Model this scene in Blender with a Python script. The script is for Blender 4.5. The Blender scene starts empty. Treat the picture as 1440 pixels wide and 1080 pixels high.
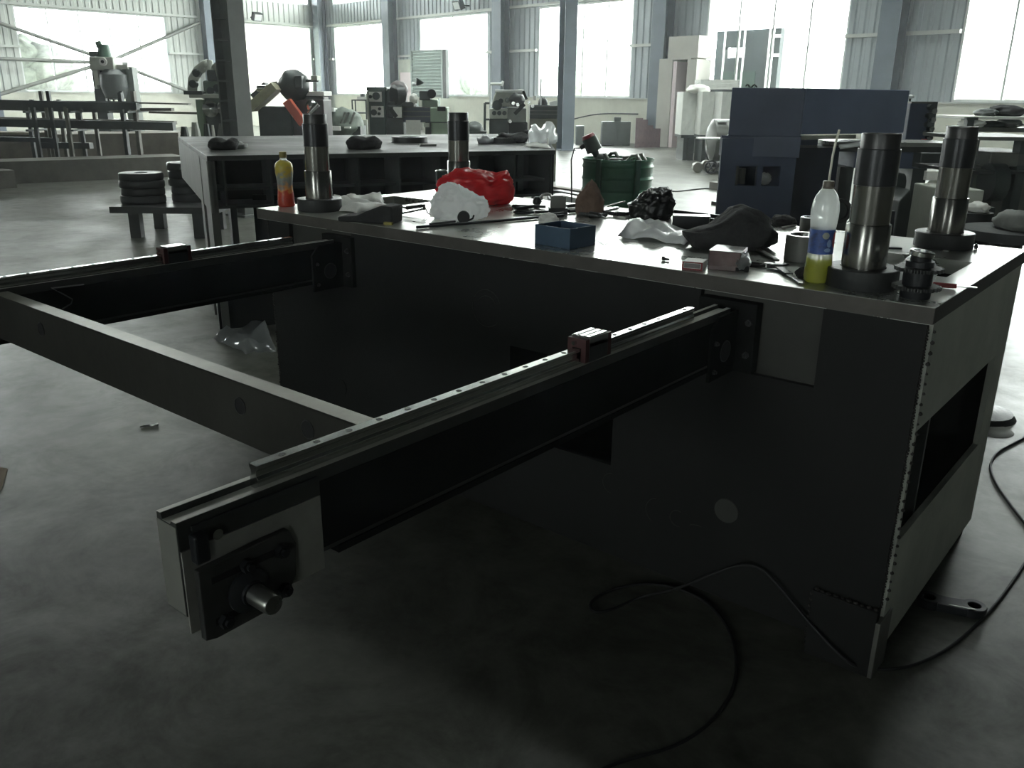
import bpy, math, random
import numpy as np
from mathutils import Vector, Matrix, noise
random.seed(7)
C = bpy.context.scene.collection
sc = bpy.context.scene
PI = math.pi
# ------------------------------------------------------------------ camera
F_PX = 1209.44
EYE = Vector((0.5634, -2.5007, 1.7297))
CR = Vector((0.7709654, 0.6367970, 0.0100971))
CU = Vector((-0.2101710, 0.2394225, 0.9478950))
CF = Vector((-0.6011992, 0.7329164, -0.3184227))
cd = bpy.data.cameras.new('camera'); cam = bpy.data.objects.new('camera', cd); C.objects.link(cam)
cd.sensor_width = 36; cd.lens = F_PX / 1440 * 36; cd.clip_end = 300; cd.clip_start = 0.02
M = Matrix.Identity(4)
for i in range(3):
    M[i][0] = CR[i]; M[i][1] = CU[i]; M[i][2] = -CF[i]; M[i][3] = EYE[i]
cam.matrix_world = M
sc.camera = cam
# ------------------------------------------------------------------ sky, daylight, exposure
SKY = 1.0
w = bpy.data.worlds.new('overcast_sky'); sc.world = w; w.use_nodes = True
bg = w.node_tree.nodes['Background']
bg.inputs[0].default_value = (0.93, 1.0, 0.965, 1); bg.inputs[1].default_value = SKY
sc.view_settings.view_transform = 'Standard'; sc.view_settings.look = 'None'
sc.view_settings.gamma = 1; sc.view_settings.use_curve_mapping = False
sc.view_settings.exposure = 4.7
GLARE_HAZE = .0016
# hall frame: back wall runs from the corner CN along UB, left wall from CN against UL
CN = Vector((-41.02, 30.97, 0))
TB = math.radians(-9.38); TL = math.radians(87)
UB = Vector((math.cos(TB), math.sin(TB), 0)); UL = Vector((math.cos(TL), math.sin(TL), 0))
NB = Vector((-UB.y, UB.x, 0))            # outward normal of the back wall
NL = Vector((-UL.y, UL.x, 0))            # outward normal of the left wall
SILL, HEAD, ROOF = 1.67, 5.2, 10.0
UP0, UP1 = 6.3, 9.2                       # unseen upper window band, added to brighten floor and table top
BACK_WIN = [(1.25, 6.56), (9.43, 14.69), (17.98, 23.23), (26.6, 31.9), (35.3, 40.6)]
LEFT_WIN = [(-16.11, -9.21), (-4.99, -0.75), (-26.0, -19.5)]
RX = 19.0                                # right wall, x
RIGHT_WIN = []
REAR = -12.0
ADDED_REAR_WIN = [(-2.0, -.2), (7.2, 8.8)]  # unseen windows added behind the camera for post streaks and front fill
ADDED_SKYLIGHTS = [(6, 8), (14.6, 16.6), (23.2, 25.2), (31.8, 33.8), (40.4, 42.4)]  # unseen roof openings, added to brighten the far floor
def portal(name, c, n, wd, ht, rot=None):
    l = bpy.data.lights.new(name, 'AREA'); l.shape = 'RECTANGLE'; l.size = wd; l.size_y = ht
    l.cycles.is_portal = True
    o = bpy.data.objects.new(name, l); C.objects.link(o); o.location = c
    o.rotation_euler = rot if rot else (-n).to_track_quat('-Z', 'Z').to_euler()
for a, b in BACK_WIN:
    portal('window_daylight', CN + UB * ((a + b) / 2) + NB * .3 + Vector((0, 0, (SILL + HEAD) / 2)), NB, b - a, HEAD - SILL)
for o_, u_, n_, ws in ((CN, UB, NB, BACK_WIN), (CN, UL, NL, LEFT_WIN)):
    a, b = min(w_[0] for w_ in ws), min(32.0, max(w_[1] for w_ in ws))
    portal('added_upper_window_daylight', o_ + u_ * ((a + b) / 2) + n_ * .3 + Vector((0, 0, (UP0 + UP1) / 2)), n_, b - a, UP1 - UP0)
for a, b in ADDED_SKYLIGHTS:
    portal('added_skylight_daylight', CN + UB * ((a + b) / 2) - NB * 11 + Vector((0, 0, ROOF + .3)), None, b - a, 14, (0, 0, TB))
for a, b in ADDED_REAR_WIN:  # portals of the added rear windows
    portal('window_daylight', Vector(((a + b) / 2, REAR - .3, (SILL + HEAD) / 2)), Vector((0, -1, 0)), b - a, HEAD - SILL)
for a, b in LEFT_WIN:
    portal('window_daylight', CN + UL * ((a + b) / 2) + NL * .3 + Vector((0, 0, (SILL + HEAD) / 2)), NL, b - a, HEAD - SILL)
for a, b in RIGHT_WIN:
    portal('window_daylight', Vector((RX + .3, (a + b) / 2, (SILL + HEAD) / 2)), Vector((1, 0, 0)), b - a, HEAD - SILL)

# ------------------------------------------------------------------ pixel -> world
def ray(px, py):
    return CR * (px - 720) - CU * (py - 540) + CF * F_PX
def on(ax, val, px, py):
    d = ray(px, py); i = 'xyz'.index(ax); return EYE + d * ((val - EYE[i]) / d[i])
def ground(px, d, row=135):                      # floor point below pixel column px near the horizon at distance d
    r = ray(px, row); t = d / math.hypot(r.x, r.y); p = EYE + r * t; return Vector((p.x, p.y, 0))
def zrow(p, py):                        # height on the vertical through p seen at row py
    d0 = Vector((p.x, p.y, 0)) - EYE
    return -(F_PX * d0.dot(CU) + (py - 540) * d0.dot(CF)) / (F_PX * CU.z + (py - 540) * CF.z)
YAW = math.atan2(CR.y, CR.x)
E1 = Vector((math.cos(YAW), math.sin(YAW), 0)); E2 = Vector((-math.sin(YAW), math.cos(YAW), 0))

# ------------------------------------------------------------------ materials
def lin(c):
    return tuple(((v / 255) / 12.92 if v / 255 <= .04045 else ((v / 255 + .055) / 1.055) ** 2.4) for v in c) + (1,)
MATS = {}
def mat(name, col, rough=.5, metal=0, var=.25, scale=6, bump=0, bscale=40, col2=None, spec=None, coord='Object', rvar=0, trans=0, stretch=None):
    if name in MATS: return MATS[name]
    m = bpy.data.materials.new(name); m.use_nodes = True; nt = m.node_tree; N = nt.nodes; L = nt.links
    b = N['Principled BSDF']; b.inputs['Roughness'].default_value = rough; b.inputs['Metallic'].default_value = metal
    if spec is not None: b.inputs['Specular IOR Level'].default_value = spec
    tc = N.new('ShaderNodeTexCoord'); src = tc.outputs[coord]
    if stretch:
        mp = N.new('ShaderNodeMapping'); mp.inputs['Scale'].default_value = stretch; L.new(src, mp.inputs[0]); src = mp.outputs[0]
    c1 = lin(col); c2 = lin(col2) if col2 else tuple(v * (1 - var) for v in c1[:3]) + (1,)
    nz = N.new('ShaderNodeTexNoise'); nz.inputs['Scale'].default_value = scale; nz.inputs['Detail'].default_value = 6
    nz.inputs['Roughness'].default_value = .65; L.new(src, nz.inputs['Vector'])
    rp = N.new('ShaderNodeValToRGB'); rp.color_ramp.elements[0].position = .35; rp.color_ramp.elements[1].position = .68
    rp.color_ramp.elements[0].color = c2; rp.color_ramp.elements[1].color = c1
    L.new(nz.outputs['Fac'], rp.inputs[0]); L.new(rp.outputs[0], b.inputs['Base Color'])
    if rvar:
        mr = N.new('ShaderNodeMapRange'); mr.inputs[1].default_value = .3; mr.inputs[2].default_value = .7
        mr.inputs[3].default_value = rough - rvar; mr.inputs[4].default_value = rough + rvar
        L.new(nz.outputs['Fac'], mr.inputs[0]); L.new(mr.outputs[0], b.inputs['Roughness'])
    if bump:
        n2 = N.new('ShaderNodeTexNoise'); n2.inputs['Scale'].default_value = bscale; n2.inputs['Detail'].default_value = 5
        L.new(src, n2.inputs['Vector'])
        bp = N.new('ShaderNodeBump'); bp.inputs['Strength'].default_value = bump; bp.inputs['Distance'].default_value = .01
        L.new(n2.outputs['Fac'], bp.inputs['Height']); L.new(bp.outputs[0], b.inputs['Normal'])
    if trans:
        tr = N.new('ShaderNodeBsdfTranslucent'); L.new(rp.outputs[0], tr.inputs[0])
        mx = N.new('ShaderNodeMixShader'); mx.inputs[0].default_value = trans
        L.new(b.outputs[0], mx.inputs[1]); L.new(tr.outputs[0], mx.inputs[2])
        L.new(mx.outputs[0], N['Material Output'].inputs[0])
    MATS[name] = m; return m
def clear(name, tint, gloss=.08, rough=.05, see=None, film=None):
    if name in MATS: return MATS[name]
    m = bpy.data.materials.new(name); m.use_nodes = True; nt = m.node_tree; N = nt.nodes; L = nt.links
    t = N.new('ShaderNodeBsdfTransparent'); t.inputs[0].default_value = tint
    g = N.new('ShaderNodeBsdfGlossy'); g.inputs['Roughness'].default_value = rough
    fr = N.new('ShaderNodeFresnel'); fr.inputs[0].default_value = 1.45
    mx = N.new('ShaderNodeMixShader')
    mul = N.new('ShaderNodeMath'); mul.operation = 'ADD'; mul.inputs[1].default_value = gloss
    L.new(fr.outputs[0], mul.inputs[0]); L.new(mul.outputs[0], mx.inputs[0]); L.new(t.outputs[0], mx.inputs[1]); L.new(g.outputs[0], mx.inputs[2])
    out = mx
    if film:
        d = N.new('ShaderNodeBsdfTranslucent'); d.inputs[0].default_value = film[0]
        m2 = N.new('ShaderNodeMixShader'); m2.inputs[0].default_value = film[1]
        L.new(mx.outputs[0], m2.inputs[1]); L.new(d.outputs[0], m2.inputs[2]); out = m2
    L.new(out.outputs[0], N['Material Output'].inputs[0])
    MATS[name] = m; return m

# ------------------------------------------------------------------ mesh builder
class MB:
    def __init__(s): s.v = []; s.f = []; s.sm = []
    def add(s, vs, fs, smooth=False, T=None):
        o = len(s.v)
        if T is not None: vs = [T @ Vector(v) for v in vs]
        s.v += [tuple(v) for v in vs]; s.f += [tuple(i + o for i in f) for f in fs]; s.sm += [smooth] * len(fs); return s
    def box(s, a, b, T=None):
        x0, y0, z0 = [min(a[i], b[i]) for i in range(3)]; x1, y1, z1 = [max(a[i], b[i]) for i in range(3)]
        v = [(x0, y0, z0), (x1, y0, z0), (x1, y1, z0), (x0, y1, z0), (x0, y0, z1), (x1, y0, z1), (x1, y1, z1), (x0, y1, z1)]
        return s.add(v, [(3, 2, 1, 0), (4, 5, 6, 7), (0, 1, 5, 4), (1, 2, 6, 5), (2, 3, 7, 6), (3, 0, 4, 7)], T=T)
    def cbox(s, c, d, T=None):
        return s.box([c[i] - d[i] / 2 for i in range(3)], [c[i] + d[i] / 2 for i in range(3)], T)
    def prism(s, pts, lo, hi, axis='z', T=None):
        n = len(pts); k = {'z': lambda p, h: (p[0], p[1], h), 'y': lambda p, h: (p[0], h, p[1]), 'x': lambda p, h: (h, p[0], p[1])}[axis]
        v = [k(p, lo) for p in pts] + [k(p, hi) for p in pts]
        f = [tuple(range(n))[::-1], tuple(range(n, 2 * n))] + [(i, (i + 1) % n, (i + 1) % n + n, i + n) for i in range(n)]
        return s.add(v, f, T=T)
    def cyl(s, p, q, r, r2=None, seg=20, caps=True, T=None):
        p = Vector(p); q = Vector(q); r2 = r if r2 is None else r2; d = (q - p).normalized()
        a = d.orthogonal().normalized(); b = d.cross(a); v = []
        for (c, R) in ((p, r), (q, r2)):
            for i in range(seg):
                t = 2 * PI * i / seg; v.append(c + a * (R * math.cos(t)) + b * (R * math.sin(t)))
        s.add(v, [(i, (i + 1) % seg, (i + 1) % seg + seg, i + seg) for i in range(seg)], True, T)
        if caps: s.add(v, [tuple(range(seg))[::-1], tuple(range(seg, 2 * seg))], False, T)
        return s
    def lathe(s, prof, seg=32, o=(0, 0, 0), T=None, smooth=True):
        runs = [[prof[0]]]
        for i in range(1, len(prof)):
            runs[-1].append(prof[i])
            if i < len(prof) - 1:
                a1 = math.atan2(prof[i][1] - prof[i - 1][1], prof[i][0] - prof[i - 1][0]); a2 = math.atan2(prof[i + 1][1] - prof[i][1], prof[i + 1][0] - prof[i][0])
                if abs((a2 - a1 + PI) % (2 * PI) - PI) > .7: runs.append([prof[i]])
        for run in runs:
            v = []; f = []
            for r, z in run:
                for i in range(seg):
                    t = 2 * PI * i / seg; v.append((o[0] + r * math.cos(t), o[1] + r * math.sin(t), o[2] + z))
            for j in range(len(run) - 1):
                for i in range(seg):
                    f.append((j * seg + i, j * seg + (i + 1) % seg, (j + 1) * seg + (i + 1) % seg, (j + 1) * seg + i))
            s.add(v, f, smooth, T)
        return s
    def tube(s, pts, r, seg=8, T=None, close=False):
        pts = [Vector(p) for p in pts]; v = []; f = []; n = len(pts)
        a = None
        for i, p in enumerate(pts):
            d = (pts[min(i + 1, n - 1)] - pts[max(i - 1, 0)]).normalized()
            a = (d.orthogonal() if a is None else a - d * a.dot(d)).normalized(); b = d.cross(a)
            for k in range(seg):
                t = 2 * PI * k / seg; v.append(p + a * (r * math.cos(t)) + b * (r * math.sin(t)))
        for i in range(n - 1):
            for k in range(seg): f.append((i * seg + k, i * seg + (k + 1) % seg, (i + 1) * seg + (k + 1) % seg, (i + 1) * seg + k))
        f += [tuple(range(seg))[::-1], tuple(range((n - 1) * seg, n * seg))]
        return s.add(v, f, True, T)
    def slab(s, xs, ys, empty, z0, z1, axis='z'):
        "plate cut by a grid; cells in empty (i,j) are openings; only outer faces"
        K = {'z': lambda a, b, c: (a, b, c), 'y': lambda a, b, c: (a, c, b), 'x': lambda a, b, c: (c, a, b)}[axis]
        nx, ny = len(xs) - 1, len(ys) - 1; full = lambda i, j: 0 <= i < nx and 0 <= j < ny and (i, j) not in empty
        for i in range(nx):
            for j in range(ny):
                if not full(i, j): continue
                a, b, c, d = xs[i], xs[i + 1], ys[j], ys[j + 1]
                s.add([K(a, c, z1), K(b, c, z1), K(b, d, z1), K(a, d, z1)], [(0, 1, 2, 3)])
                s.add([K(a, c, z0), K(b, c, z0), K(b, d, z0), K(a, d, z0)], [(3, 2, 1, 0)])
                if not full(i - 1, j): s.add([K(a, c, z0), K(a, c, z1), K(a, d, z1), K(a, d, z0)], [(0, 1, 2, 3)])
                if not full(i + 1, j): s.add([K(b, c, z0), K(b, d, z0), K(b, d, z1), K(b, c, z1)], [(0, 1, 2, 3)])
                if not full(i, j - 1): s.add([K(a, c, z0), K(b, c, z0), K(b, c, z1), K(a, c, z1)], [(0, 1, 2, 3)])
                if not full(i, j + 1): s.add([K(a, d, z0), K(a, d, z1), K(b, d, z1), K(b, d, z0)], [(0, 1, 2, 3)])
        return s
    def blob(s, c, r, sub=3, amp=.25, freq=3, seed=0, flat=None, crease=0, T=None, smooth=True, hp=None):
        "crumpled lump: displaced rounded box of radii r about c; flat = floor height; hp = outline heights along x"
        n = 8 * 2 ** (sub - 1); m = n // 2; v = []; f = []
        for j in range(m + 1):
            th = PI * j / m
            for i in range(n):
                ph = 2 * PI * i / n; d = Vector((math.sin(th) * math.cos(ph), math.sin(th) * math.sin(ph), math.cos(th)))
                q = d * freq + Vector((seed * 7.3, seed * 3.1, seed))
                k = 1 + amp * .7 * noise.noise(q)
                if crease: k += crease * .5 * ((1 - abs(noise.noise(q * 1.7)) * 2.2) * .35 + (1 - abs(noise.noise(q * 3.7 + Vector((5, 1, 2)))) * 2.2) * .2 - .22)
                h = 1
                if hp:
                    u = (d.x + 1) / 2 * (len(hp) - 1); a_ = min(int(u), len(hp) - 2); h = hp[a_] + (hp[a_ + 1] - hp[a_]) * (u - a_)
                sx = abs(d.z) ** .75 * (1 if d.z > 0 else -1)
                p = Vector((c[0] + d.x * r[0] * k, c[1] + d.y * r[1] * k, c[2] + (sx if hp else d.z) * r[2] * k * (h if d.z > 0 else 1)))
                if flat is not None and p.z < flat: p.z = flat
                v.append(p)
        for j in range(m):
            for i in range(n): f.append((j * n + i, j * n + (i + 1) % n, (j + 1) * n + (i + 1) % n, (j + 1) * n + i)[::-1])
        return s.add(v, f, smooth, T)
    def mesh(s, name, m, off=(0, 0, 0)):
        me = bpy.data.meshes.new(name)
        me.from_pydata([(x - off[0], y - off[1], z - off[2]) for x, y, z in s.v], [], s.f)
        me.polygons.foreach_set('use_smooth', s.sm); me.materials.append(m); me.update(); return me
    def part(s, name, m, parent, bevel=0, off=None):
        rt = parent
        while rt.parent: rt = rt.parent
        o = bpy.data.objects.new(name, s.mesh(name, m, off if off is not None else rt.get('_off', (0, 0, 0))))
        C.objects.link(o); o.parent = parent
        if bevel: bev(o, bevel)
        return o
    def thing(s, name, m, label, cat, group=None, bevel=0, kind=None):
        xs = [v[0] for v in s.v]; ys = [v[1] for v in s.v]; zs = [v[2] for v in s.v]
        off = ((min(xs) + max(xs)) / 2, (min(ys) + max(ys)) / 2, min(zs))
        o = bpy.data.objects.new(name, s.mesh(name, m, off)); C.objects.link(o); o.location = off
        tag(o, label, cat, group, kind); 
        if bevel: bev(o, bevel)
        return o
def bev(o, wd):
    b = o.modifiers.new('bevel', 'BEVEL'); b.width = wd; b.segments = 2; b.limit_method = 'ANGLE'; b.angle_limit = .6
def tag(o, label, cat, group=None, kind=None):
    o['label'] = label; o['category'] = cat
    if group: o['group'] = group
    if kind: o['kind'] = kind
    return o
def thing(name, loc, label, cat, group=None, rotz=0, world=False):
    "Empty at the base of a thing; world=True: its parts are given in world coordinates"
    o = bpy.data.objects.new(name, None); C.objects.link(o); o.location = loc; o.rotation_euler = (0, 0, rotz); o.empty_display_size = .1
    if world: o['_off'] = tuple(loc)
    return tag(o, label, cat, group)
def sub(mb, name, m, par, root, bevel=0):
    return mb.part(name, m, par, bevel, root.get('_off', (0, 0, 0)))
def struct(name, mb, m, parent=None, bevel=0):
    o = bpy.data.objects.new(name, mb.mesh(name, m)); C.objects.link(o)
    if parent: o.parent = parent
    else: o['kind'] = 'structure'
    if bevel: bev(o, bevel)
    return o
def struct_root(name):
    o = bpy.data.objects.new(name, None); C.objects.link(o); o['kind'] = 'structure'; return o
def Tm(loc=(0, 0, 0), rz=0, rx=0, ry=0):
    return Matrix.Translation(loc) @ Matrix.Rotation(rz, 4, 'Z') @ Matrix.Rotation(ry, 4, 'Y') @ Matrix.Rotation(rx, 4, 'X')
class BF:
    "frame of a background thing: stands on the floor at distance d in column px, x to the right, y away; X()/Z() give local coordinates"
    def __init__(s, px, d, z=0, rz=0, row=135):
        s.p = ground(px, d, row); s.px = px; s.z = z; s.rz = rz
        s.mpp = (s.p - EYE).dot(CF) / F_PX
        s.loc = Vector((s.p.x, s.p.y, z)); s.rot = YAW + rz
        s.k = 1
    def X(s, px): return (px - s.px) * s.mpp
    def Z(s, py, px=None):
        p = s.p + E1 * s.X(px if px is not None else s.px); return zrow(p, py) - s.z
    def box(s, mb, x0, y0, x1, y1, d0, d1):
        xm = (x0 + x1) / 2; return mb.box((s.X(x0), d0, s.Z(y1, xm)), (s.X(x1), d1, max(s.Z(y0, xm), s.Z(y1, xm) + .01)))
    def floorbox(s, mb, x0, y0, x1, d0, d1, zb=0):
        return mb.box((s.X(x0), d0, zb), (s.X(x1), d1, s.Z(y0, (x0 + x1) / 2)))
    def P(s, px, py, dep=0): return Vector((s.X(px), dep, s.Z(py, px)))
    def root(s, name, label, cat, group=None): return thing(name, s.loc, label, cat, group, s.rot)

# ------------------------------------------------------------------ shared materials
steel_dark = mat('scaled_dark_steel', (62, 64, 64), .42, .35, .45, 3, .15, 60, rvar=.1)
steel_black = mat('blackened_steel_sheet', (26, 27, 27), .65, 0, .45, 2.2, .12, 30, rvar=.1, spec=.3)
steel_mach = mat('machined_steel', (150, 152, 148), .3, .9, .2, 5, .04, 90, rvar=.07)
steel_plate = mat('worn_machined_plate', (190, 192, 186), .31, .7, .3, 3.2, .05, 50, rvar=.1)
steel_edge = mat('flame_cut_edge', (112, 108, 104), .55, .35, .35, 4, .2, 60)
steel_grey = mat('primed_grey_steel', (104, 105, 100), .5, .3, .3, 4, .1, 40)
chrome = mat('ground_steel', (196, 198, 196), .2, 1, .1, 8)
blacktube = mat('black_oxide', (46, 48, 51), .3, .4, .2, 12, .03, 80)
rubber = mat('black_rubber', (24, 25, 27), .6, 0, .2, 12)
darkcloth = mat('oily_dark_cloth', (54, 54, 55), .95, 0, .5, 14, .5, 60)
brown_rag = mat('brown_rag', (120, 100, 88), .95, 0, .4, 14, .5, 60)
weld = mat('weld_bead', (58, 56, 54), .6, .3, .4, 40, .4, 90)
white_card = mat('white_card', (228, 228, 222), .6, 0, .1, 12)
white_paint = mat('cream_plaster', (214, 214, 200), .85, 0, .16, 1.2, .15, 20)
clad = mat('grey_wall_cladding', (188, 192, 186), .5, .1, .12, .6)
dim_clad = mat('dull_dark_cladding', (70, 74, 74), .6, 0, .15, .6)
clad_d = mat('blue_grey_cladding', (168, 176, 180), .5, .1, .12, .6)
col_paint = mat('blue_grey_column_paint', (104, 114, 124), .5, .1, .2, 1.5)
frame_w = mat('white_window_frame', (222, 226, 224), .4, 0, .05, 3)
glass = clear('window_glass', (.97, .98, .98, 1), 0.0)
roofm = mat('roof_sheet', (74, 77, 76), .7, 0, .2, 1)
blue_m = mat('navy_machine_paint', (70, 79, 99), .6, 0, .25, 2.5)
blue_lit = mat('navy_lit_face', (112, 124, 148), .62, 0, .2, 1.5)
green_m = mat('green_machine_paint', (58, 96, 74), .45, 0, .3, 3)
mint = mat('pale_green_machine_paint', (142, 162, 138), .5, 0, .2, 3)
cream_m = mat('pale_grey_machine_paint', (186, 190, 178), .5, 0, .25, 3)
mach_d = mat('dark_grey_machine_paint', (64, 70, 68), .5, .1, .35, 3)
redp = mat('red_plastic', (196, 40, 46), .4, 0, .25, 6)

# ------------------------------------------------------------------ floor
fm = mat('concrete_floor', (110, 111, 102), .40, 0, .42, .9, .1, 9, coord='Object', rvar=.08, spec=.8)
nt = fm.node_tree; N = nt.nodes; L = nt.links
b = N['Principled BSDF']; rp = [n for n in N if n.type == 'VALTORGB'][0]
tc = [n for n in N if n.type == 'TEX_COORD'][0]
n3 = N.new('ShaderNodeTexNoise'); n3.inputs['Scale'].default_value = 7; n3.inputs['Detail'].default_value = 8; n3.inputs['Roughness'].default_value = .7
L.new(tc.outputs['Object'], n3.inputs['Vector'])
r3 = N.new('ShaderNodeValToRGB'); r3.color_ramp.elements[0].position = .3; r3.color_ramp.elements[1].position = .6
r3.color_ramp.elements[0].color = (.42, .42, .40, 1); r3.color_ramp.elements[1].color = (1, 1, 1, 1)
L.new(n3.outputs['Fac'], r3.inputs[0])
vo = N.new('ShaderNodeTexVoronoi'); vo.inputs['Scale'].default_value = 3.1; L.new(tc.outputs['Object'], vo.inputs['Vector'])
r4 = N.new('ShaderNodeValToRGB'); r4.color_ramp.elements[0].position = .02; r4.color_ramp.elements[1].position = .07
r4.color_ramp.elements[0].color = (.35, .35, .34, 1); r4.color_ramp.elements[1].color = (1, 1, 1, 1); L.new(vo.outputs['Distance'], r4.inputs[0])
m1 = N.new('ShaderNodeMixRGB'); m1.blend_type = 'MULTIPLY'; m1.inputs[0].default_value = .8; L.new(rp.outputs[0], m1.inputs[1]); L.new(r3.outputs[0], m1.inputs[2])
m2 = N.new('ShaderNodeMixRGB'); m2.blend_type = 'MULTIPLY'; m2.inputs[0].default_value = .3; L.new(m1.outputs[0], m2.inputs[1]); L.new(r4.outputs[0], m2.inputs[2])
L.new(m2.outputs[0], b.inputs['Base Color'])
sm_ = N.new('ShaderNodeMapRange'); sm_.inputs[1].default_value = .36; sm_.inputs[2].default_value = .62; sm_.inputs[3].default_value = .3; sm_.inputs[4].default_value = .95
n5 = N.new('ShaderNodeTexNoise'); n5.inputs['Scale'].default_value = 2.3; n5.inputs['Detail'].default_value = 9; n5.inputs['Roughness'].default_value = .72; n5.inputs['Distortion'].default_value = .6
L.new(tc.outputs['Object'], n5.inputs['Vector']); L.new(n5.outputs['Fac'], sm_.inputs[0]); L.new(sm_.outputs[0], b.inputs['Specular IOR Level'])
m3 = N.new('ShaderNodeMixRGB'); m3.blend_type = 'MULTIPLY'; m3.inputs[0].default_value = .5; L.new(m2.outputs[0], m3.inputs[1])
r5 = N.new('ShaderNodeMapRange'); r5.inputs[1].default_value = .36; r5.inputs[2].default_value = .6; r5.inputs[3].default_value = .45; L.new(n5.outputs['Fac'], r5.inputs[0]); L.new(r5.outputs[0], m3.inputs[2])
L.new(m3.outputs[0], b.inputs['Base Color'])
mb = MB(); mb.add([(-50, REAR - .2, 0), (RX + .2, REAR - .2, 0), (RX + .2, 36, 0), (-50, 36, 0)], [(0, 1, 2, 3)])
struct('floor', mb, fm)
# ------------------------------------------------------------------ walls
def wallT(o, u, n):
    m = Matrix.Identity(4)
    for i in range(3): m[i][0] = u[i]; m[i][1] = n[i]; m[i][3] = o[i]
    return m
def corr(mb, s0, s1, z0, z1, T, y=0.0, pitch=.32, dep=.035):
    "trapezoid sheet between s0 and s1"
    pts = []; s = s0
    while s < s1 - 1e-6:
        for ds, yy in ((0, 0), (pitch * .5, 0), (pitch * .62, dep), (pitch * .88, dep)):
            if s + ds < s1: pts.append((s + ds, yy))
        s += pitch
    pts.append((s1, 0)); v = []; f = []
    for a, yy in pts: v += [(a, y + yy, z0), (a, y + yy, z1)]
    for i in range(len(pts) - 1): f.append((2 * i, 2 * i + 2, 2 * i + 3, 2 * i + 1))
    mb.add(v, f, T=T)
def wall(name, T, s0, s1, wins, idx, cm, upper=True):
    lo = MB(); lo.box((s0, 0, 0), (s1, .24, SILL - .04), T); struct(name, lo, white_paint)
    cap = MB(); cap.box((s0, -.05, SILL - .04), (s1, .26, SILL), T); struct('trim_%d' % idx, cap, clad)
    up = MB(); back = MB()                                  # corrugated sheet and an outer skin that keeps daylight out
    def strip(z0, z1, ws):
        e = s0
        for a, b_ in sorted(ws) + [(s1, s1)]:
            if a - e > .01:
                corr(up, e, a, z0, z1, T); back.box((e, .16, z0), (a, .2, z1), T)
            e = b_
    ws = sorted(wins); strip(SILL, HEAD, ws)
    if upper:
        strip(HEAD, UP0, []); strip(UP0, UP1, [(ws[0][0], min(32.0, ws[-1][1]))]); strip(UP1, ROOF + .2, [])
    else: strip(HEAD, ROOF + .2, [])
    struct(name + '_cladding', up, cm); struct(name + '_outer_skin', back, cm)
TBK = wallT(CN, UB, NB); TLF = wallT(CN, UL, NL)
wall('wall_back', TBK, -.2, 63, BACK_WIN, 1, clad_d)
wall('wall_left', TLF, -44, .2, LEFT_WIN, 2, clad)
TRT = wallT(Vector((RX, 0, 0)), Vector((0, 1, 0)), Vector((1, 0, 0)))
wall('wall_right', TRT, REAR, 24, RIGHT_WIN, 3, dim_clad, False)
TRR = wallT(Vector((0, REAR, 0)), Vector((1, 0, 0)), Vector((0, -1, 0)))
wall('wall_rear', TRR, -48, RX, ADDED_REAR_WIN, 20, dim_clad, False)
xs = [-14]; emp = set()
for k, (a, b) in enumerate(ADDED_SKYLIGHTS): xs += [a, b]; emp |= {(2 * k + 1, 1), (2 * k + 1, 3)}
xs.append(76)
mb = MB(); v0 = len(mb.v); mb.slab(xs, [-60, -18, -11.5, -10.5, -4, 4], emp, ROOF, ROOF + .2)
mb.v = [tuple(TBK @ Vector(p)) for p in mb.v]; struct('ceiling', mb, roofm)
skym = clear('added_skylight_glazing', (.85, .87, .86, 1), 0.0)
for a, b in ADDED_SKYLIGHTS:  # panes closing the added roof openings
    for y0, y1 in ((-18, -11.5), (-10.5, -4)):
        q = MB(); q.add([(a, y0, ROOF + .1), (b, y0, ROOF + .1), (b, y1, ROOF + .1), (a, y1, ROOF + .1)], [(0, 1, 2, 3)], T=TBK); struct('added_skylight_pane', q, skym)
# horizontal rails of the cladding frame
k = 4
for nm, T, s0, s1, wins in (('b', TBK, 0, 62, BACK_WIN), ('l', TLF, -42, 0, LEFT_WIN)):
    up = MB(); up.box((s0, -.18, HEAD + .02), (s1, -.02, HEAD + .12), T); struct('trim_%d' % k, up, clad); k += 1
    e = s0
    for a, b_ in sorted(wins) + [(s1, s1)]:
        if a - e > .2:
            up = MB(); up.box((e, -.16, 3.48), (a, -.02, 3.58), T); struct('trim_%d' % k, up, clad); k += 1
        e = b_
# windows
def window(idx, T, a, b_, panes=4, sheet=None, SILL=SILL, HEAD=HEAD):
    r = struct_root('window_%d' % idx)
    fr = MB(); t = .07
    fr.box((a, .02, SILL), (b_, .12, SILL + t), T); fr.box((a, .02, HEAD - t), (b_, .12, HEAD), T)
    fr.box((a, .02, SILL), (a + t, .12, HEAD), T); fr.box((b_ - t, .02, SILL), (b_, .12, HEAD), T)
    struct('window_frame', fr, frame_w, r)
    wd = (b_ - a) / panes
    if sheet:
        s_ = MB(); corr(s_, a + t, b_ - t, SILL, HEAD, T, .03, .34, .05); struct('translucent_sheet', s_, sheet, r); return
    for i in range(1, panes):
        mu = MB(); mu.box((a + wd * i - .03, .03, SILL + t), (a + wd * i + .03, .11, HEAD - t), T); struct('mullion', mu, frame_w, r)
    for i in range(panes):
        g = MB(); g.add([(a + wd * i + .02, .07, SILL + .03), (a + wd * (i + 1) - .02, .07, SILL + .03), (a + wd * (i + 1) - .02, .07, HEAD - .03), (a + wd * i + .02, .07, HEAD - .03)], [(0, 1, 2, 3)], T=T)
        struct('pane', g, glass, r)
translu = mat('translucent_corrugated_sheet', (236, 240, 226), .5, 0, .08, 1, trans=.75)
i = 1
for a, b_ in BACK_WIN: window(i, TBK, a, b_); i += 1
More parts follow.
